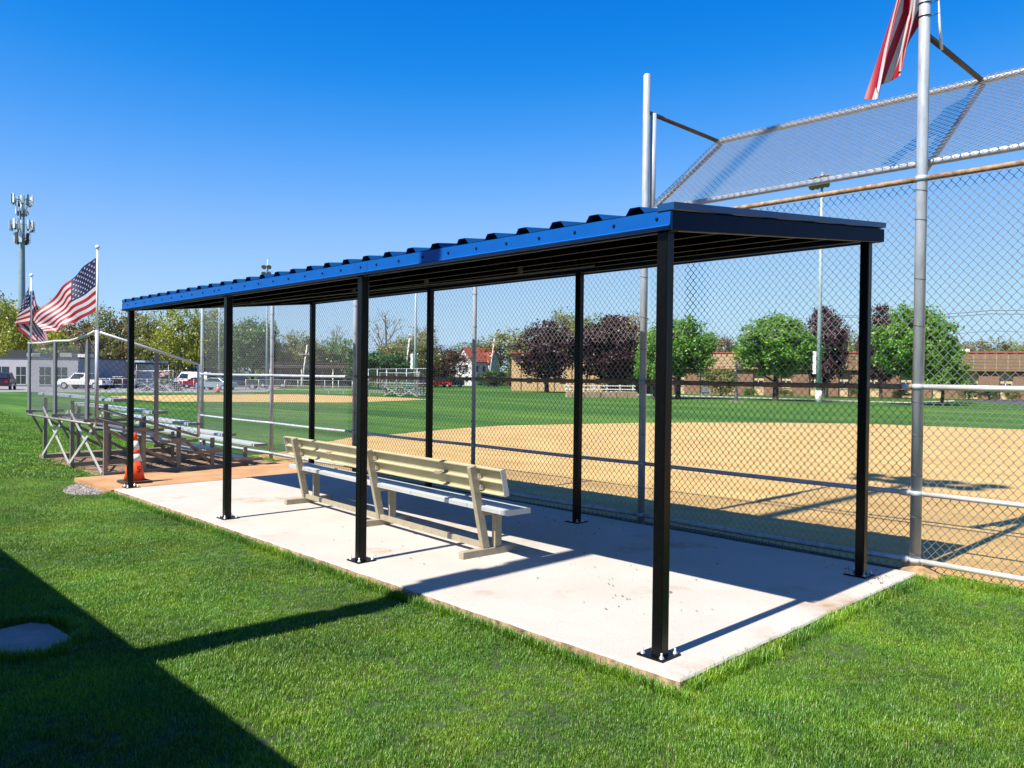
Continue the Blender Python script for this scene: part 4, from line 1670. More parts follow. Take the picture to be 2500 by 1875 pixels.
bay.box((0, 0.50, -1.4), (1.35, 0.897, UPB - 0.121))
bme = bay.mesh('wall_panel', TANL)
gl = MB()
gl.box((0.15, 0.44, 1.15), (1.2, 0.498, 2.0))
gme = gl.mesh('window', GLASS)
gf = MB()
gf.box((0.6, 0.41, 1.15), (0.68, 0.438, 2.0))
gf.box((0.15, 0.41, 1.10), (1.2, 0.438, 1.148))
gfm = gf.mesh('frame', WHITE)
bk = MB()
bk.box((0, 0.1, -1.4), (2.1, 0.897, UPB - 0.121))
bkm = bk.mesh('brick_pier', BRICK)
x = LW + 0.3
while x + 3.5 < LEN2:
    inst('brick_pier', bkm, tb, (x, 0, 0))
    inst('wall_panel', bme, tb, (x + 2.11, 0, 0))
    w = inst('window', gme, tb, (x + 2.11, 0, 0))
    inst('frame', gfm, w)
    x += 3.47
m = MB()
m.box((LEN * 0.985, 0.02, 2.45), (LEN * 0.985 + 0.9, 0.098, 2.85))
m.build('wall_sign', WHITE, tb)
for px_, w_ in ((0.90, 4.2), (1.0, 2.0)):
    m = MB()
    m.box((LEN * px_, 6, H - 0.12), (LEN * px_ + w_, 9, H + 0.55))
    m.build('rooftop_unit', pm('teal roof unit', (0.2, 0.4, 0.42), 0.6) if w_ > 3 else WHITE, tb)

# ------------------------------------------------------------------ white house
SID = pm('white siding', (0.55, 0.55, 0.57), 0.7, 0, 0.05, 2)
ROOFR = pm('red shingles', (0.24, 0.052, 0.034), 0.85, 0, 0.25, 2.5, 0.3, 8)
b0, b1, b2 = gat(1111, 196), gat(1166, 190), gat(1234, 205)
u = (b1 - b0).normalized()
u.z = 0
wdt = 6.2
rzh = math.atan2(u.y, u.x)
hs_ = thing('white_house', 'white gabled house with red roof beyond the field behind the bench', 'house', (b0.x, b0.y, b0.z), None, world=False, rz=rzh)
DEP = 9.0
EH, RH = 6.0, 9.2
m = MB()
m.prism([(0, -0.5), (wdt, -0.5), (wdt, EH), (wdt / 2, RH), (0, EH)], (0, 0, 0), (0, DEP, 0), (1, 0, 0), (0, 0, 1))
m.build('wall', SID, hs_)
for sgn in (0, 1):
    m = MB()
    if sgn:
        pr = [(wdt / 2, RH + 0.02), (wdt + 0.4, EH - 0.35), (wdt + 0.4, EH - 0.18), (wdt / 2, RH + 0.2)]
    else:
        pr = [(wdt / 2 - 0.005, RH + 0.02), (-0.4, EH - 0.35), (-0.4, EH - 0.18), (wdt / 2 - 0.005, RH + 0.2)]
    m.prism(pr, (0, -0.35, 0), (0, DEP + 0.35, 0), (1, 0, 0), (0, 0, 1))
    m.build('roof', ROOFR, hs_)
# cross gable on the right side
m = MB()
m.prism([(0, EH - 2), (3.4, EH - 2), (3.4, EH - 0.2), (1.7, RH - 0.6), (0, EH - 0.2)], (wdt / 2 + 0.6, 5.0, 0), (wdt + 0.9, 5.0, 0), (0, 1, 0), (0, 0, 1))
m.build('cross_gable', SID, hs_)
for sgn in (0, 1):
    m = MB()
    pr = [(1.7, RH - 0.58), (3.8, EH - 0.5), (3.8, EH - 0.35), (1.7, RH - 0.4)] if sgn else [(1.695, RH - 0.58), (-0.4, EH - 0.5), (-0.4, EH - 0.35), (1.695, RH - 0.4)]
    m.prism(pr, (wdt / 2 + 0.5, 5.0, 0), (wdt + 1.2, 5.0, 0), (0, 1, 0), (0, 0, 1))
    m.build('roof', ROOFR, hs_)
hw_ = MB()
hw_.box((-0.45, -0.06, 0), (0.45, -0.003, 1.45))
hwm = hw_.mesh('window', GLASS)
hf_ = MB()
hf_.box((-0.55, -0.09, -0.1), (0.55, -0.062, 0.0))
hf_.box((-0.55, -0.09, 1.45), (0.55, -0.062, 1.55))
hfm = hf_.mesh('frame', WHITE)
for x, z in ((1.9, 3.7), (4.3, 3.7), (1.9, 1.2), (4.4, 0.9)):
    w = inst('window', hwm, hs_, (x, 0, z))
    inst('frame', hfm, w)
for y in (1.6, 4.0):
    w = inst('window', hwm, hs_, (wdt, y, 3.4), (0, 0, PI / 2))
    inst('frame', hfm, w)
m = MB()
m.box((wdt / 2 - 0.5, -0.06, 6.2), (wdt / 2 + 0.5, -0.003, 7.5))
m.build('attic_vent', pm('dark red vent', (0.16, 0.04, 0.035), 0.8), hs_)
m = MB()
m.prism([(0, 2.6), (1.6, 2.1), (1.6, 2.2), (0, 2.75)], (wdt + 0.001, 2.2, 0), (wdt + 0.001, 5.6, 0), (1, 0, 0), (0, 0, 1))
m.build('porch_roof', ROOFR, hs_)

# ------------------------------------------------------------------ flat roofed buildings on the left, dark roofed pavilion
STUC = pm('pale grey stucco', (0.30, 0.30, 0.335), 0.85, 0, 0.06, 2)
STUB = pm('blue grey wall', (0.42, 0.45, 0.50), 0.85, 0, 0.06, 2)
DARK = pm('dark metal', (0.03, 0.032, 0.035), 0.6, 0, 0.2)


def flat_building(name, label, pxa, pxb, D, top_py, depth, wall, wins, edge=DARK, win=None, Db=None):
    a, d, L = facade_frame(pxa, D, pxb, Db or D)
    h = at((pxa + pxb) / 2, top_py, D).z - a.z
    t = thing(name, label, 'building', tuple(a), None, world=False, rz=math.atan2(d.y, d.x))
    m = MB()
    m.box((0, 0, -0.6), (L, depth, h - 0.12))
    m.build('wall', wall, t)
    m = MB()
    m.box((-0.12, -0.12, h - 0.119), (L + 0.12, depth + 0.1, h + 0.06))
    m.build('parapet', edge, t)
    for px_, w, z0, z1 in wins:
        x = (px_ - pxa) / (pxb - pxa) * L
        m = MB()
        m.box((x - w / 2, -0.03, z0), (x + w / 2, -0.002, z1))
        o = m.build('window', GLASS, t)
        m = MB()
        m.box((x - w / 2 - 0.1, -0.07, z0 - 0.12), (x + w / 2 + 0.1, -0.032, z0))
        m.box((x - 0.03, -0.05, z0), (x + 0.03, -0.032, z1))
        m.box((x - w / 2, -0.05, (z0 + z1) / 2 - 0.03), (x - 0.031, -0.032, (z0 + z1) / 2 + 0.03))
        m.box((x + 0.031, -0.05, (z0 + z1) / 2 - 0.03), (x + w / 2, -0.032, (z0 + z1) / 2 + 0.03))
        m.build('frame', STUC, o)
    return t, L, h


fa, La, ha = flat_building('flat_roofed_building', 'pale flat roofed building with tall dark windows at the left edge', -150, 190, 92, 871, 14, STUC, [(-110, 1.6, 0.5, 2.4), (-50, 1.6, 0.5, 2.4), (4, 1.7, 0.45, 2.45), (51, 1.1, 0.45, 2.45), (110, 1.3, 0.45, 2.45), (150, 1.3, 0.45, 2.45)])
for x, w, hh, mt in ((0.42, 2.2, 0.75, DARK), (0.555, 1.6, 0.45, STUC), (0.60, 0.8, 0.35, STUC), (0.80, 1.4, 0.5, STUC), (0.93, 0.9, 0.4, WHITE)):
    m = MB()
    m.box((La * x, 2, ha + 0.06), (La * x + w, 4, ha + 0.06 + hh))
    m.build('rooftop_unit', mt, fa)
fb_, Lb, hb_ = flat_building('flat_roofed_building', 'blue grey shed wall seen through the bleacher end guard', 236, 308, 104, 885, 10, STUB, [], edge=DARK)
m = MB()
m.box((Lb * 0.50, -0.04, 1.35), (Lb * 0.64, -0.003, 2.25))
m.build('blue_notice', pm('blue notice', (0.03, 0.12, 0.5), 0.5), fb_)
m = MB()
m.box((-0.2, -0.9, hb_ + 0.061), (Lb * 1.75, 6, hb_ + 0.30))
m.build('canopy_roof', pm('pale blue canopy', (0.35, 0.47, 0.58), 0.6), fb_)
fd, Ld, hd = flat_building('dark_pavilion', 'long low pavilion with dark roof and brown wall behind the far field', 652, 880, 128, 886, 8, pm('brown pavilion wall', (0.13, 0.075, 0.045), 0.9, 0, 0.3, 1), [])
m = MB()
m.box((-0.5, -1.4, hd - 0.9), (Ld + 0.5, -0.13, hd - 0.55))
m.build('canopy', DARK, fd)
for k in range(9):
    m = MB()
    x = Ld * (k + 0.5) / 9
    m.box((x - 0.07, -1.3, -0.5), (x + 0.07, -1.16, hd - 0.901))
    m.build('column', WHITE if k % 3 == 0 else DARK, fd)
fe, Le, he = flat_building('dark_shed', 'dark grey shed right of the far bleacher flags', 424, 475, 118, 898, 8, pm('dark shed wall', (0.05, 0.055, 0.065), 0.8), [])

# ------------------------------------------------------------------ cell tower
D = 150
b = gat(52, D)
ct = thing('cell_tower', 'tall grey monopole cell tower with four tiers of antennas at left', 'cell tower', tuple(b), None)
TWR = pm('blue grey tower steel', (0.22, 0.30, 0.33), 0.55, 0.2, 0.12, 1)
ANT = pm('antenna panel', (0.62, 0.64, 0.64), 0.5, 0, 0.08)
topp = at(56, 478, D)
zt = lambda py: at(56, py, D).z
m = MB()
m.tube([(b.x, b.y, b.z - 0.5), (b.x, b.y, b.z + 0.45 * (topp.z - b.z)), (b.x, b.y, zt(590)), (b.x, b.y, topp.z)], [0.72, 0.60, 0.48, 0.35], 14)
m.build('pole', TWR, ct)
RT2 = Vector((RT.x, RT.y, 0)).normalized()
FW2 = Vector((FW.x, FW.y, 0)).normalized()


def tier(py0, py1, rad, n, w, ph, mats, arms=True):
    z0, z1 = zt(py1), zt(py0)
    c = Vector((b.x, b.y, 0))
    fr = MB()
    fr.tube([c + Vector((0, 0, (z0 + z1) / 2 - 0.1)) + (RT2 * math.cos(2 * PI * i / 12) + FW2 * math.sin(2 * PI * i / 12)) * rad * 0.93 for i in range(13)], 0.07, 5)
    for i in range(3):
        a = 2 * PI * i / 3 + ph
        fr.bar(c + Vector((0, 0, (z0 + z1) / 2 - 0.1)), c + Vector((0, 0, (z0 + z1) / 2 - 0.1)) + (RT2 * math.cos(a) + FW2 * math.sin(a)) * rad * 0.95, 0.16, 0.16)
    f = fr.build('platform', TWR, ct)
    for i in range(n):
        a = 2 * PI * (i + 0.5 * (i % 2) * 0.6) / n + ph
        d = RT2 * math.cos(a) + FW2 * math.sin(a)
        p = c + d * rad
        an = MB()
        an.bar(p + Vector((0, 0, z0)), p + Vector((0, 0, z1)), w, 0.22, d)
        an.build('antenna', mats[i % len(mats)], f)
        an = MB()
        an.bar(p - d * 0.3 + Vector((0, 0, z0 - 0.25)), p - d * 0.3 + Vector((0, 0, z0 + 0.55)), 0.3, 0.25, d)
        an.build('radio_unit', DARK if i % 2 else TWR, f)


tier(478, 500, 1.75, 9, 0.34, 0.2, [ANT, ANT, TWR])
tier(507, 525, 1.0, 7, 0.34, 0.5, [ANT, TWR])
tier(539, 562, 2.0, 10, 0.36, 0.0, [ANT, ANT, TWR])
tier(570, 594, 1.25, 8, 0.5, 0.35, [ANT, DARK])
m = MB()
c = Vector((b.x, b.y, 0))
for off, p0, p1 in ((2.3, 570, 538), (-2.3, 566, 540), (1.4, 575, 560)):
    m.tube([c + RT2 * off + Vector((0, 0, zt(p0))), c + RT2 * off + Vector((0, 0, zt(p1)))], 0.05, 5)
    m.bar(c + RT2 * off * 0.8 + Vector((0, 0, zt(550))), c + RT2 * off * 1.25 + Vector((0, 0, zt(550))), 0.06, 0.06)
m.build('whip_antenna', TWR, ct)

# ------------------------------------------------------------------ light masts of the fields
def px_mast(name, label, px, D, top_py, rows_px, half_px, n, r0, r1, **kw):
    b_ = gat(px, D)
    h = at(px, top_py, D).z - b_.z
    rows = [(at(px, py, D).z - b_.z, half_px * D / FOC, n) for py in rows_px]
    return light_mast(name, label, tuple(b_), h, r0, r1, rows, 'field light masts', **kw)


MASTM = pm('grey green mast', (0.36, 0.45, 0.50), 0.5, 0.2, 0.1, 1)
px_mast('light_mast', 'slim light mast with four lamps rising above the middle of the blue roof', 651, 104, 634, (648, 664), 13, 2, 0.17, 0.08, face=(-1, -0.8), lamp_r=0.34, matp=MASTM)
px_mast('light_mast', 'thin mast behind the second dugout post with its tip just over the roof', 534, 120, 695, (716,), 12, 2, 0.17, 0.07, face=(1, 1), lamp_r=0.3, matp=MASTM)
px_mast('light_mast', 'blue grey light mast with white control boxes by the far bleacher', 1013, 82, 640, (652,), 20, 4, 0.16, 0.09, face=(-1, -0.3), boxes=((2.6, 0.35, 1.6, -0.3),), matp=MASTM)
px_mast('light_mast', 'tall light mast with white sleeve base at the edge of the outfield grass', 1998, 66, 422, (432, 448), 26, 4, 0.22, 0.10, face=(-1, 0.15), boxes=((2.4, 0.28, 1.9, -0.36),), white_base=1.0, lamp_r=0.30, matp=MASTM)

# ------------------------------------------------------------------ utility poles and wires
POLEW = pm('weathered pole wood', (0.40, 0.33, 0.25), 0.9, 0, 0.2, 1.5, 0.3, 20)
POLEP = pm('pale utility pole', (0.62, 0.58, 0.52), 0.8, 0, 0.12, 1.5)


def utility_pole(label, px, D, px_top, py_top, arms, mat, tank=False, r=0.15):
    b_ = gat(px, D)
    tp_ = at(px_top, py_top, D)
    t = thing('utility_pole', label, 'utility pole', tuple(b_), 'utility poles along the far street')
    m = MB()
    m.tube([b_ - Vector((0, 0, 0.5)), b_.lerp(tp_, 0.5), tp_], [r, r * 0.85, r * 0.65], 10)
    m.build('pole', mat, t)
    ends = []
    for f, half in arms:
        c_ = b_.lerp(tp_, f)
        m = MB()
        m.bar(c_ - RT2 * half - FW2 * 0.2, c_ + RT2 * half - FW2 * 0.2, 0.12, 0.14)
        a_ = m.build('cross_arm', POLEW, t)
        for s in (-0.9, -0.4, 0.4, 0.9):
            m = MB()
            q = c_ + RT2 * half * s - FW2 * 0.2
            m.lathe([(0.04, 0.071), (0.07, 0.12), (0.05, 0.2), (0.07, 0.26), (0.03, 0.3)], q, 8)
            m.build('insulator', GALV, a_)
        ends.append(c_)
    if tank:
        for s, mt in ((-0.42, ANT), (0.75, TWR)):
            c_ = at(px_top - 10, 832, D) + RT2 * s - FW2 * 0.3
            m = MB()
            m.lathe([(0.42, -0.7), (0.46, -0.6), (0.46, 0.55), (0.38, 0.68), (0.1, 0.72)], c_, 14)
            m.build('transformer', mt, t)
    return t, b_, tp_


pa_ = utility_pole('leaning pale utility pole in front of the white house roof', 1192, 178, 1207, 826, [(0.93, 1.1)], POLEP)
pb_ = utility_pole('leaning utility pole with two transformer tanks among the purple trees', 1428, 108, 1449, 795, [(0.97, 1.2)], POLEP, tank=True)
pc_ = utility_pole('straight wooden utility pole right of the light mast', 2019, 95, 2022, 757, [(0.97, 0.5)], POLEP)
pd_ = utility_pole('leaning utility pole over the flat dark roof', 736, 124, 750, 842, [(0.78, 1.2)], POLEP)
pe_ = utility_pole('leaning white pole with crossarm in front of the dark green trees', 986, 120, 1001, 815, [(0.97, 1.3)], POLEP)
WIREM = pm('dark cable', (0.03, 0.03, 0.03), 0.6)


def power_line(label, pts, r=0.025, sag=0.5):
    m = MB()
    for i in range(len(pts) - 1):
        a_, c_ = Vector(pts[i]), Vector(pts[i + 1])
        m.tube([a_.lerp(c_, t / 8) - Vector((0, 0, sag * 4 * (t / 8) * (1 - t / 8))) for t in range(9)], r, 4, cap=False)
    o = m.build('power_line', WIREM)
    tag(o, label, 'cable', 'cables between the utility poles')


S = lambda px, py, D: at(px, py, D)
for i, (dy, lb) in enumerate(((0, 'uppermost of the cables strung from the house pole to the wooden pole'), (8, 'second cable down strung past the purple trees'), (16, 'third cable down strung past the purple trees'), (25, 'lowest cable strung past the purple trees'))):
    power_line(lb, [S(1000, 872 + dy, 150), S(1202, 868 + dy * 1.1, 178), S(1438, 868 + dy, 108), S(2020, 858 + dy * 0.9, 95), S(2700, 875 + dy, 84)], 0.022)
power_line('pair top cable crossing the sky right of the tall maple', [S(2022, 768, 95), S(2420, 758, 78), S(2800, 728, 70)], 0.022, 0.35)
power_line('lower sky cable right of the tall maple', [S(2022, 772, 95), S(2420, 766, 78), S(2800, 740, 70)], 0.022, 0.35)
power_line('single thin cable below the pair in the right sky', [S(2022, 820, 95), S(2420, 808, 78), S(2800, 795, 70)], 0.015, 0.3)
power_line('cable from the dark roof pole to the white pole', [S(-200, 843, 140), S(350, 842, 140), S(746, 850, 124), S(998, 836, 120), S(1203, 838, 178)], 0.02, 0.6)
power_line('two strand cable over the woods at left', [S(-200, 828, 140), S(350, 830, 140), S(746, 858, 124), S(998, 846, 120)], 0.02, 0.5)

# ------------------------------------------------------------------ vehicles
def car_profile(kind):
    if kind == 'sedan':
        return [(-2.2, .35), (-2.25, .75), (-2.1, .95), (-1.4, 1.0), (-0.75, 1.42), (0.45, 1.45), (1.1, 1.0), (2.0, .88), (2.25, .7), (2.25, .35)], [(-1.30, 1.0), (-0.72, 1.36), (0.42, 1.39), (0.98, 1.0)], 0.88, 0.32
    if kind == 'suv':
        return [(-2.25, .4), (-2.3, .85), (-2.22, 1.1), (-1.95, 1.68), (-1.6, 1.76), (0.45, 1.76), (1.15, 1.15), (2.1, 1.02), (2.3, .8), (2.3, .4)], [(-2.05, 1.12), (-1.85, 1.62), (0.40, 1.66), (1.0, 1.12)], 0.94, 0.37
    if kind == 'pickup':
        return [(-2.7, .5), (-2.75, 1.05), (-0.7, 1.08), (-0.55, 1.8), (0.75, 1.82), (1.35, 1.2), (2.5, 1.1), (2.7, .85), (2.7, .5)], [(-0.48, 1.15), (-0.42, 1.70), (0.70, 1.72), (1.18, 1.15)], 0.98, 0.4
    return [(-2.6, .4), (-2.65, 2.1), (-2.5, 2.2), (1.2, 2.2), (1.9, 1.25), (2.5, 1.1), (2.6, .8), (2.6, .4)], [(0.2, 1.3), (0.2, 1.95), (1.15, 1.95), (1.65, 1.3)], 1.0, 0.36


def car(name, label, px, D, kind, paint, rz, roofp=None):
    b_ = gat(px, D)
    t = thing(name, label, 'van' if kind == 'van' else ('truck' if kind == 'pickup' else 'car'), tuple(b_), 'vehicles parked beyond the fields', world=False, rz=rz)
    body, win, hw, wr = car_profile(kind)
    m = MB()
    # tumblehome: sides lean in above the belt line
    n = len(body)
    vs = []
    for sy in (-1, 1):
        for x, z in body:
            vs.append((x, sy * (hw if z < 1.15 else hw - 0.22 * (z - 1.0)), z))
    m.add(vs, [(i, (i + 1) % n, n + (i + 1) % n, n + i) for i in range(n)] + [tuple(range(n)), tuple(range(2 * n - 1, n - 1, -1))])
    m.build('body', paint, t, bevel=0.04)
    for sy in (-1, 1):
        m = MB()
        m.add([(x, sy * (hw - 0.22 * max(0, z - 1.0) + (0.012 if z >= 1.15 else 0.012)), z) for x, z in win], [(0, 1, 2, 3)])
        m.build('side_window', GLASS, t)
        for wx in (body[0][0] + 0.85, body[-1][0] - 0.85):
            m = MB()
            m.tube([(wx, sy * (hw - 0.18), wr), (wx, sy * (hw + 0.02), wr)], wr, 16, smooth=False)
            w = m.build('wheel', RUBBER, t)
            m = MB()
            m.tube([(wx, sy * (hw + 0.021), wr), (wx, sy * (hw + 0.03), wr)], wr * 0.6, 12)
            m.build('rim', GALV, w)
        m = MB()
        m.box((body[-2][0] - 0.02, sy * 0.6 - 0.17, 0.68), (body[-2][0] + 0.015, sy * 0.6 + 0.17, 0.82))
        m.build('headlight', REFL, t)
        m = MB()
        m.box((body[1][0] - 0.02, sy * 0.66 - 0.12, 0.72), (body[1][0] + 0.04, sy * 0.66 + 0.12, 0.95))
        m.build('tail_light', pm('tail light red', (0.35, 0.01, 0.01), 0.3), t)
    i = 4 if kind in ('sedan', 'suv') else 3
    rw = {'sedan': ((-0.75, 1.42), (-1.4, 1.0)), 'suv': ((-1.95, 1.68), (-2.2, 1.15)), 'pickup': ((-0.55, 1.8), (-0.68, 1.15)), 'van': ((-2.64, 2.0), (-2.645, 1.3))}[kind]
    (xa, za), (xb, zb_) = rw
    m = MB()
    m.add([(xa - 0.03, -hw * .72, za - .05), (xa - 0.03, hw * .72, za - .05), (xb - 0.03, hw * .8, zb_ + .05), (xb - 0.03, -hw * .8, zb_ + .05)], [(0, 1, 2, 3)])
    m.build('rear_window', GLASS, t)
    fwid = {'sedan': ((0.45, 1.45), (1.1, 1.0)), 'suv': ((0.45, 1.76), (1.15, 1.15)), 'pickup': ((0.75, 1.82), (1.35, 1.2)), 'van': ((1.2, 2.2), (1.9, 1.25))}[kind]
    (xa, za), (xb, zb_) = fwid
    m = MB()
    m.add([(xa + 0.05, -hw * .72, za - .05), (xa + 0.05, hw * .72, za - .05), (xb + 0.01, hw * .8, zb_ + .03), (xb + 0.01, -hw * .8, zb_ + .03)], [(0, 1, 2, 3)])
    m.build('windscreen', GLASS, t)
    return t


CRED = pm('red car paint', (0.42, 0.02, 0.02), 0.25, 0, 0.05, coat=0.5)
CMAR = pm('maroon car paint', (0.035, 0.006, 0.008), 0.25, 0, 0.05, coat=0.5)
CWHT = pm('white car paint', (0.75, 0.75, 0.74), 0.3, 0, 0.03, coat=0.5)
CSIL = pm('silver blue car paint', (0.30, 0.36, 0.43), 0.3, 0.3, 0.03, coat=0.5)
CDRK = pm('dark car paint', (0.03, 0.03, 0.035), 0.25, 0, 0.05, coat=0.5)
FA = math.atan2(RT2.y, RT2.x)
car('car', 'dark maroon suv seen from behind at the left edge', 6, 80, 'suv', CMAR, FA + 2.0)
car('pickup_truck', 'white pickup seen through the rear mesh of the bleacher', 208, 88, 'pickup', CWHT, FA + 3.0)
car('car', 'maroon car parked under the shrub by the blue grey shed', 296, 98, 'sedan', CMAR, FA + 0.1)
car('car', 'bright red car left of the fence end post', 484, 106, 'sedan', CRED, FA + 0.3)
car('van', 'white van behind the bright red car', 468, 116, 'van', CWHT, FA + 3.1)
car('car', 'silver blue car behind the left fence bays', 530, 92, 'sedan', CSIL, FA + 2.9)
car('pickup_truck', 'dark blue pickup right of the silver blue car', 580, 98, 'pickup', CDRK, FA + 0.2)
car('car', 'white car behind the second dugout post', 588, 118, 'sedan', CWHT, FA + 0.2)
car('car', 'dark car under the dark pavilion roof', 668, 118, 'suv', CDRK, FA + 0.1)
car('car', 'red car just right of the blue grey mast', 1030, 140, 'suv', CRED, FA + 0.2)
car('car', 'red car left of the white house beside a dark one', 1078, 158, 'suv', CRED, FA + 3.0)
car('car', 'dark car touching the white house wall', 1106, 160, 'suv', CDRK, FA + 3.1)

# ------------------------------------------------------------------ far field furniture
fb2 = copy_tree(bl)
fb2['label'] = 'small aluminium bleacher at the right end of the far field'
fb2['group'] = 'far bleachers'
g_ = gat(1020, 70)
fb2.location = g_
fb2.rotation_euler = (0, 0, FA - PI / 2 - 0.35 + PI)
fb3 = copy_tree(bl)
fb3['label'] = 'aluminium bleacher far left behind the second infield with small flags'
fb3['group'] = 'far bleachers'
fb3.location = gat(420, 84)
fb3.rotation_euler = (0, 0, FA + PI / 2)
for px, D, lb in ((333, 84, 'small flag on a pole far away beside the last dugout post'), (411, 84, 'small flag on a pole above the far left bleacher')):
    c_ = copy_tree(t)
    c_['label'] = 'stars and stripes, ' + lb
    c_['group'] = 'far flags'
    g_ = gat(px, D)
    c_.location = (g_.x, g_.y, g_.z + 1.4)


def cage(label, pxa, pxb, Da, Db, h, n):
    a, bb = gat(pxa, Da), gat(pxb, Db)
    d = bb - a
    t = thing('field_fence', label, 'fence', tuple(a), 'chain link fences round the far field')
    for i in range(n + 1):
        p = a.lerp(bb, i / n)
        m = MB()
        m.tube([p - Vector((0, 0, 0.2)), p + Vector((0, 0, h))], 0.045, 8)
        m.build('post', GALV, t)
    for z in (0.12, h * 0.45, h - 0.03):
        m = MB()
        m.tube([a + Vector((0, 0, z)), bb + Vector((0, 0, z))], 0.03, 6)
        m.build('rail', GALV, t)
    mesh_panel('chain_link_mesh', t, a + Vector((0, 0, 0.05)), d, (0, 0, 1), d.length, h - 0.05, 0.16, 0.16, 0.0022)
    return t


cage('far chain link cage behind the second infield right of the middle post', 878, 1045, 86, 74, 2.6, 7)
cage('far chain link fence behind the second infield left of the middle post', 600, 860, 96, 92, 1.3, 8)
cage('far chain link fence in front of the parked cars at left', 236, 500, 88, 96, 1.25, 9)
for px, D, lb in ((940, 73, 'low aluminium players bench left of the blue grey mast'), (838, 78, 'low aluminium players bench left of the middle front post')):
    g_ = gat(px, D)
    t_ = thing('players_bench', lb, 'bench', tuple(g_), 'far players benches', world=False, rz=FA + 0.1)
    m = MB()
    m.box((-1.8, -0.15, 0.42), (1.8, 0.15, 0.47))
    m.build('seat', SEATM, t_)
    for x in (-1.4, 0, 1.4):
        m = MB()
        m.box((x - 0.04, -0.12, -0.05), (x + 0.04, 0.12, 0.419))
        m.build('leg', GALV, t_)
g_ = gat(1006, 79)
m = MB()
m.prism([(-0.45, -0.4), (0.45, -0.4), (0.45, 0.4), (-0.45, 0.4)], g_, g_ + Vector((0, 0, 1.35)), RT2, FW2)
m.prism([(-0.48, -0.43), (0.48, -0.43), (0.48, 0.43), (-0.48, 0.43)], g_ + Vector((0, 0, 1.351)), g_ + Vector((0, 0, 1.42)), RT2, FW2)
o = m.build('storage_box', pm('dark green paint', (0.02, 0.11, 0.06), 0.5))
tag(o, 'dark green storage box at the foot of the blue grey mast', 'storage box')
# small far cone
cc = copy_tree(cone)
cc['label'] = 'small traffic cone in front of the silver blue car'
cc.location = gat(532, 79)
cc.scale = (1.3, 1.3, 1.3)
# black lamp post
g_ = gat(1797, 68)
lp = thing('lamp_post', 'black lamp post with hanging lantern at the edge of the outfield', 'lamp post', tuple(g_), None, world=False, rz=FA)
m = MB()
m.lathe([(0.30, -0.05), (0.30, 0.06), (0.16, 0.10), (0.14, 0.9), (0.09, 1.0), (0.08, 3.2), (0.06, 3.45)], (0, 0, 0), 12)
m.build('post', DARK, lp)
m = MB()
m.tube([(0, 0, 3.35), (0.12, 0, 3.48), (0.28, 0, 3.42), (0.32, 0, 3.25)], 0.03, 6)
m.build('arm', DARK, lp)
m = MB()
m.lathe([(0.03, 0.5), (0.08, 0.42), (0.10, 0.25), (0.24, 0.02), (0.22, 0.0)], (0.32, 0, 2.78), 10)
m.build('lantern', DARK, lp)
m = MB()
m.box((-0.5, -0.5, -0.03), (0.5, 0.5, 0.03))
m.build('footing', PAVE, lp)
# retaining wall with white rail
a, bb = gat(1383, 76), gat(1556, 78)
d = (bb - a)
L = d.length
rw_ = thing('retaining_wall', 'low block retaining wall with white three rail fence across the outfield', 'wall', tuple(a), None, world=False, rz=math.atan2(d.y, d.x))
BLK = pm('tan wall block', (0.40, 0.29, 0.20), 0.9, 0, 0.2, 1.5, 0.4, 10)
nb = 13
bw = L / nb
rb = MB()
rb.prism([(0.02, 0), (bw - 0.02, 0), (bw - 0.02, 0.62), (bw - 0.1, 0.70), (0.1, 0.70), (0.02, 0.62)], (0, -0.15, -0.1), (0, 0.35, -0.1), (1, 0, 0), (0, 0, 1))
rbm = rb.mesh('block', BLK)
for i in range(nb):
    inst('block', rbm, rw_, (i * bw, 0.04 * math.sin(i * 2.3), 0.02 * math.sin(i * 5.1)))
for i in range(6):
    m = MB()
    x = L * (i + 0.15) / 5.3
    m.box((x - 0.07, 0.5, -0.1), (x + 0.07, 0.64, 1.22))
    m.build('fence_post', WHITE, rw_)
for z in (0.78, 1.12):
    m = MB()
    m.box((-0.05, 0.44, z - 0.05), (L * 1.0, 0.498, z + 0.05))
    m.build('fence_rail', WHITE, rw_)
# notice board
g_ = gat(1722, 88)
nb_ = thing('notice_board', 'dark blue notice board on two posts before the tan building', 'sign', tuple(g_), None, world=False, rz=FA)
for x in (-0.42, 0.42):
    m = MB()
    m.box((x - 0.04, 0.03, -0.2), (x + 0.04, 0.11, 1.15))
    m.build('post', POLEW, nb_)
m = MB()
m.box((-0.45, -0.02, 0.30), (0.45, 0.028, 1.15))
bo = m.build('board', pm('navy sign board', (0.05, 0.07, 0.13), 0.5), nb_)
m = MB()
for z, w in ((1.0, 0.3), (0.86, 0.36), (0.72, 0.33), (0.58, 0.36)):
    m.box((-w, -0.024, z - 0.025), (w, -0.021, z + 0.025))
m.build('print', SEAM, bo)


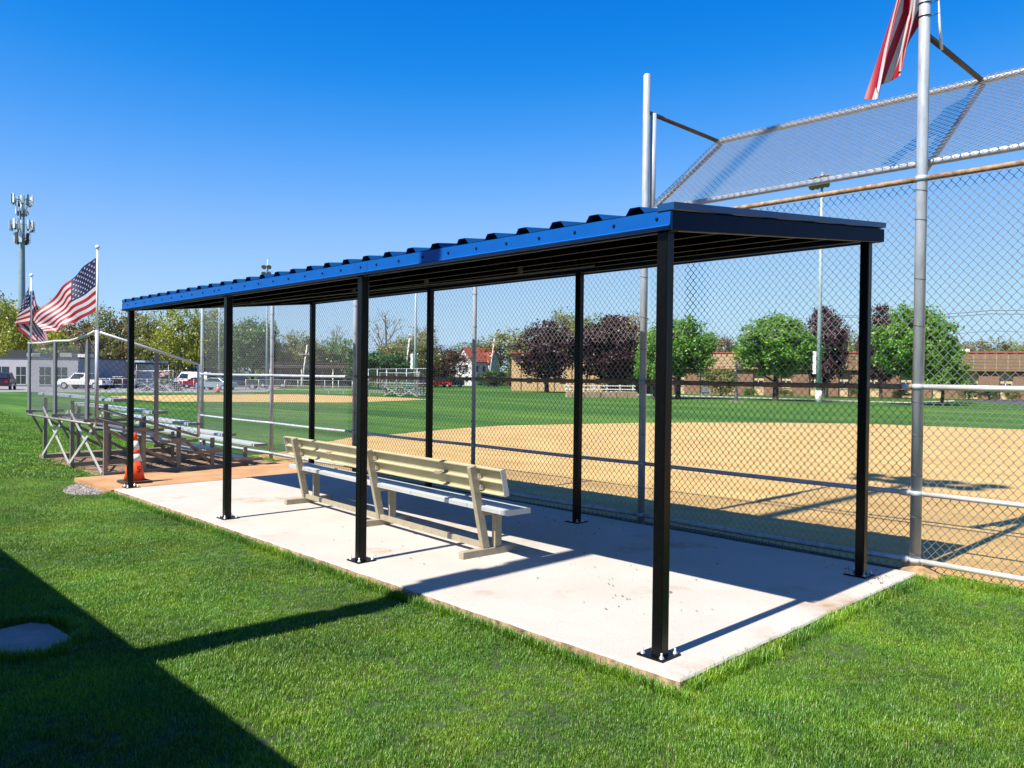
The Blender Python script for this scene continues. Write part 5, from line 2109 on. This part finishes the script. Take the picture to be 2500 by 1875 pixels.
# ------------------------------------------------------------------ gravel
def stones(name, poly, n, r0, r1, seed, mats, zoff=0.0):
    rnd = random.Random(seed)
    xs, ys = [p[0] for p in poly], [p[1] for p in poly]
    m = MB()
    k = 0
    phi = (1 + 5 ** 0.5) / 2
    ico = [Vector(p).normalized() for p in ((-1, phi, 0), (1, phi, 0), (-1, -phi, 0), (1, -phi, 0), (0, -1, phi), (0, 1, phi), (0, -1, -phi), (0, 1, -phi), (phi, 0, -1), (phi, 0, 1), (-phi, 0, -1), (-phi, 0, 1))]
    fc = [(0, 11, 5), (0, 5, 1), (0, 1, 7), (0, 7, 10), (0, 10, 11), (1, 5, 9), (5, 11, 4), (11, 10, 2), (10, 7, 6), (7, 1, 8), (3, 9, 4), (3, 4, 2), (3, 2, 6), (3, 6, 8), (3, 8, 9), (4, 9, 5), (2, 4, 11), (6, 2, 10), (8, 6, 7), (9, 8, 1)]
    while k < n:
        x, y = rnd.uniform(min(xs), max(xs)), rnd.uniform(min(ys), max(ys))
        if not inside(x, y, poly):
            continue
        k += 1
        r = rnd.uniform(r0, r1)
        s = Vector((rnd.uniform(.7, 1.3), rnd.uniform(.7, 1.3), rnd.uniform(.5, .9))) * r
        R_ = Matrix.Rotation(rnd.uniform(0, 6.28), 3, 'Z')
        c = Vector((x, y, zg(x, y) + zoff + s.z * 0.5))
        m.add([c + R_ @ Vector((v.x * s.x, v.y * s.y, v.z * s.z)) * rnd.uniform(.85, 1.15) for v in ico], fc, rnd.randrange(len(mats)))
    o = m.build(name, mats, fix=False)
    o['kind'] = 'stuff'
    return o


def inside(x, y, poly):
    c = False
    n = len(poly)
    for i in range(n):
        (x1, y1), (x2, y2) = poly[i], poly[i - 1]
        if (y1 > y) != (y2 > y) and x < (x2 - x1) * (y - y1) / (y2 - y1) + x1:
            c = not c
    return c


STN = [pm('grey gravel', (0.20, 0.195, 0.19), 0.9, 0, 0.2, 20), pm('pale gravel', (0.30, 0.28, 0.26), 0.9, 0, 0.2, 20), pm('brown gravel', (0.14, 0.11, 0.085), 0.9, 0, 0.2, 20)]
GRAV = smooth_poly([(-0.20, 8.80), (-0.36, 8.75), (-0.58, 8.95), (-0.62, 9.35), (-0.45, 9.80), (-0.215, 10.05)], 4)
structure(sheet('gravel_bed', GRAV, 0.012, pm('gravel bed grit', (0.12, 0.11, 0.10), 0.95, 0, 0.35, 30, 0.8, 40)))
stones('gravel', GRAV, 1500, 0.007, 0.019, 4, STN, 0.01)
stones('gravel', [(0.95, 10.35), (1.15, 10.0), (2.2, 10.2), (3.28, 10.5), (3.28, 10.75), (2.1, 10.5), (1.2, 10.35)], 700, 0.008, 0.02, 5, STN, 0.02)
stones('gravel', [(0.25, 10.6), (3.2, 10.7), (3.2, 15), (0.4, 15)], 500, 0.01, 0.03, 6, [SOIL, STN[2], SOIL], 0.015)
# leaf litter and crumbs of clay on the slab
rnd = random.Random(21)
m = MB()
LIT = [pm('dry leaf', (0.16, 0.09, 0.045), 0.9, 0, 0.3, 30), SOIL]
for (cx_, cy_, sx, sy, n) in ((2.75, -0.10, 0.18, 0.10, 46), (2.95, 0.15, 0.12, 0.2, 30), (0.9, 0.75, 0.3, 0.25, 16), (1.6, 1.2, 0.7, 0.6, 30), (0.5, 3.0, 0.3, 1.5, 20), (2.4, 2.5, 0.5, 1.5, 26), (2.9, 5, 0.3, 2.5, 40)):
    for _ in range(n):
        x, y = rnd.gauss(cx_, sx * 0.6), rnd.gauss(cy_, sy * 0.6)
        if not (SX0 + 0.03 < x < SX1 - 0.03 and SY0 + 0.03 < y < SY1 - 0.03):
            continue
        L_ = rnd.uniform(0.004, 0.018)
        a_ = rnd.uniform(0, 6.28)
        d_ = Vector((math.cos(a_), math.sin(a_), rnd.uniform(-.1, .3)))
        e_ = Vector((-math.sin(a_), math.cos(a_), rnd.uniform(-.2, .4))) * rnd.uniform(.3, .6)
        c = Vector((x, y, 0.004 + 0.2 * L_))
        m.add([c - d_ * L_, c - e_ * L_ + Vector((0, 0, .3 * L_)), c + d_ * L_, c + e_ * L_ + Vector((0, 0, .3 * L_))], [(0, 1, 2, 3)], rnd.randrange(2))
o = m.build('litter', LIT, fix=False)
o['kind'] = 'stuff'

# ------------------------------------------------------------------ grass blades on the near lawn
GRASSM = leafmat('grass blades', (0.118, 0.255, 0.018), 0.8, 0.30)


def vary_hue(m):
    """yellower and bluer patches across the lawn, straw among the blades"""
    n, l = m.node_tree.nodes, m.node_tree.links
    mx = [q for q in n if q.type == 'MIX'][0]
    geo = [q for q in n if q.type == 'NEW_GEOMETRY'][0]
    nz = n.new('ShaderNodeTexNoise')
    nz.inputs['Scale'].default_value = 1.7
    nz.inputs['Detail'].default_value = 6
    nz.inputs['Roughness'].default_value = 0.7
    l.new(geo.outputs['Position'], nz.inputs['Vector'])
    rp = n.new('ShaderNodeValToRGB')
    e = rp.color_ramp.elements
    e[0].position, e[0].color = 0.36, (0.72, 0.86, 1.5, 1)
    e[1].position, e[1].color = 0.66, (1.45, 1.12, 0.8, 1)
    k = e.new(0.5)
    k.color = (1, 1, 1, 1)
    l.new(nz.outputs['Fac'], rp.inputs[0])
    mu = n.new('ShaderNodeMix')
    mu.data_type = 'RGBA'
    mu.blend_type = 'MULTIPLY'
    mu.inputs['Factor'].default_value = 1.0
    st = n.new('ShaderNodeMath')
    st.operation = 'GREATER_THAN'
    st.inputs[1].default_value = 0.955
    l.new(geo.outputs['Random Per Island'], st.inputs[0])
    dry = n.new('ShaderNodeMix')
    dry.data_type = 'RGBA'
    dry.inputs['B'].default_value = (0.36, 0.33, 0.14, 1)
    outs = [lk.to_socket for lk in mx.outputs['Result'].links]
    l.new(mx.outputs['Result'], mu.inputs['A'])
    l.new(rp.outputs[0], mu.inputs['B'])
    l.new(mu.outputs['Result'], dry.inputs['A'])
    l.new(st.outputs[0], dry.inputs['Factor'])
    for s in outs:
        l.new(dry.outputs['Result'], s)


vary_hue(GRASSM)


def tuft_mesh(seed, n, rad, h0, h1, w):
    rg = np.random.default_rng(seed)
    a = rg.uniform(0, 2 * PI, n)
    rr = rad * np.sqrt(rg.random(n))
    x, y = rr * np.cos(a), rr * np.sin(a)
    h = rg.uniform(h0, h1, n)
    az = rg.uniform(0, 2 * PI, n)
    lean = rg.uniform(0.1, 0.75, n) * h
    wx, wy = -np.sin(az) * w / 2, np.cos(az) * w / 2
    lx, ly = np.cos(az) * lean, np.sin(az) * lean
    V = np.zeros((n, 5, 3))
    V[:, 0] = np.stack([x - wx, y - wy, np.zeros(n) - 0.01], 1)
    V[:, 1] = np.stack([x + wx, y + wy, np.zeros(n) - 0.01], 1)
    V[:, 2] = np.stack([x + wx * .8 + lx * .35, y + wy * .8 + ly * .35, h * .6], 1)
    V[:, 3] = np.stack([x - wx * .8 + lx * .35, y - wy * .8 + ly * .35, h * .6], 1)
    V[:, 4] = np.stack([x + lx, y + ly, h], 1)
    b_ = (np.arange(n) * 5)[:, None]
    F = [tuple(r) for r in (b_ + np.array([0, 1, 2, 3]))] + [tuple(r) for r in (b_ + np.array([3, 2, 4]))]
    me = bpy.data.meshes.new('grass_tuft')
    me.from_pydata(V.reshape(-1, 3).tolist(), [], [tuple(int(i) for i in f) for f in F])
    me.materials.append(GRASSM)
    me.update()
    return me


def lawn(name, pts, scales, tufts, seed):
    """one object: points that carry instances of a few tufts of blades"""
    me = bpy.data.meshes.new(name)
    me.vertices.add(len(pts))
    me.vertices.foreach_set('co', np.array(pts, dtype=np.float32).ravel())
    me.attributes.new('size', 'FLOAT', 'POINT').data.foreach_set('value', np.array(scales, dtype=np.float32))
    me.materials.append(GRASSM)
    o = bpy.data.objects.new(name, me)
    COL.objects.link(o)
    ng = bpy.data.node_groups.new(name, 'GeometryNodeTree')
    ng.interface.new_socket('Geometry', in_out='INPUT', socket_type='NodeSocketGeometry')
    ng.interface.new_socket('Geometry', in_out='OUTPUT', socket_type='NodeSocketGeometry')
    n, l = ng.nodes, ng.links
    gi, go = n.new('NodeGroupInput'), n.new('NodeGroupOutput')
    iop = n.new('GeometryNodeInstanceOnPoints')
    g2 = n.new('GeometryNodeGeometryToInstance')
    for tm2 in tufts:
        ob = bpy.data.objects.new('grass_tuft', tm2)       # source of the instances, not in the scene
        oi = n.new('GeometryNodeObjectInfo')
        oi.inputs['Object'].default_value = ob
        oi.inputs['As Instance'].default_value = True
        l.new(oi.outputs['Geometry'], g2.inputs[0])
    l.new(gi.outputs[0], iop.inputs['Points'])
    l.new(g2.outputs[0], iop.inputs['Instance'])
    iop.inputs['Pick Instance'].default_value = True
    ri = n.new('FunctionNodeRandomValue')
    ri.data_type = 'INT'
    ri.inputs['Min'].default_value = 0
    ri.inputs['Max'].default_value = len(tufts) - 1
    ri.inputs['Seed'].default_value = seed
    l.new(ri.outputs[2], iop.inputs['Instance Index'])
    rv = n.new('FunctionNodeRandomValue')
    rv.data_type = 'FLOAT_VECTOR'
    rv.inputs[0].default_value = (-0.12, -0.12, 0)
    rv.inputs[1].default_value = (0.12, 0.12, 6.283)
    rv.inputs['Seed'].default_value = seed + 1
    l.new(rv.outputs[0], iop.inputs['Rotation'])
    at_ = n.new('GeometryNodeInputNamedAttribute')
    at_.data_type = 'FLOAT'
    at_.inputs['Name'].default_value = 'size'
    l.new(at_.outputs[0], iop.inputs['Scale'])
    l.new(iop.outputs[0], go.inputs[0])
    md = o.modifiers.new('blades', 'NODES')
    md.node_group = ng
    o['kind'] = 'stuff'
    return o


rg = np.random.default_rng(99)
BLOCKS = [[(SX0 - 0.06, SY0 - 0.02), (SX1 + 0.2, SY0 - 0.02), (SX1 + 0.2, SY1), (SX0 - 0.06, SY1)],
          [(-0.235, 8.6), (3.6, 8.6), (3.6, 10.38), (-0.235, 10.38)],
          [(-2.62, 2.56), (-2.27, 2.53), (-2.25, 2.75), (-2.29, 3.22), (-2.36, 3.26), (-2.72, 3.20)],
          GRAV,
          [(0.28, 10.3), (3.6, 10.3), (3.6, 15.3), (0.5, 15.3)],
          ]


def scatter(n, s0, s1, latmax):
    """points uniform over the lawn between distances s0 and s1 inside a wedge a little wider than the view"""
    s = np.sqrt(rg.random(n) * (s1 ** 2 - s0 ** 2) + s0 ** 2)
    lat = rg.uniform(-latmax, latmax, n) * s
    x = CAM.x + FW2.x * s + RT2.x * lat
    y = CAM.y + FW2.y * s + RT2.y * lat
    out = []
    for a, c in zip(x, y):
        if a > 3.42 - 0.10 * math.sin(c * 5) or (a > 3.1 and -0.3 < c < 0.6):
            continue
        if any(inside(a, c, q) for q in BLOCKS):
            continue
        out.append((a, c, zg(a, c)))
    return out


near = scatter(78000, 2.6, 12.0, 0.85)
# clumpy height: tufts vary over the lawn
size = [0.85 + 0.25 * math.sin(2.1 * x + 1.3 * y) * math.sin(1.7 * y - x) + rg.uniform(-.2, .25) for x, y, z in near]
lawn('lawn_grass', near, size, [tuft_mesh(i, 70, 0.055, 0.012, 0.034, 0.0030) for i in range(5)], 3)
farl = scatter(52000, 12.0, 30.0, 0.85)
lawn('lawn_grass', farl, [1.0 + rg.uniform(-.25, .3) for _ in farl], [tuft_mesh(20 + i, 44, 0.13, 0.015, 0.04, 0.009) for i in range(4)], 7)
vfar = [q for q in scatter(90000, 30.0, 78.0, 0.85) if fwd(q[0], q[1]) < 40 + 34 * rg.random() and q[0] < 13]
lawn('lawn_grass', vfar, [1.0 + rg.uniform(-.3, .4) for _ in vfar], [tuft_mesh(30 + i, 40, 0.30, 0.02, 0.055, 0.02) for i in range(4)], 9)
# taller uncut blades along the slab edge, the stepping slab and the fence
edgep = []
for _ in range(1500):
    y = rg.uniform(SY0 - 0.1, SY1)
    edgep.append((SX0 - 0.07 - abs(rg.normal(0, 0.03)), y))
for _ in range(700):
    edgep.append((rg.uniform(SX0, SX1), SY0 - 0.02 - abs(rg.normal(0, 0.03))))
for _ in range(420):
    a_ = rg.uniform(0, 2 * PI)
    edgep.append((-2.47 + 0.27 * math.cos(a_) * rg.uniform(.95, 1.15), 2.9 + 0.39 * math.sin(a_) * rg.uniform(.95, 1.1)))
for _ in range(420):
    edgep.append((3.36 + rg.normal(0, 0.05), rg.uniform(-3.2, -0.4)))
for _ in range(120):
    edgep.append((3.42 + rg.normal(0, 0.06), rg.uniform(10.6, 12.2)))
ep = [(x, y, zg(x, y)) for x, y in edgep]
lawn('edge_grass', ep, [rg.uniform(0.7, 1.35) for _ in ep], [tuft_mesh(40 + i, 22, 0.03, 0.03, 0.07, 0.0036) for i in range(4)], 11)
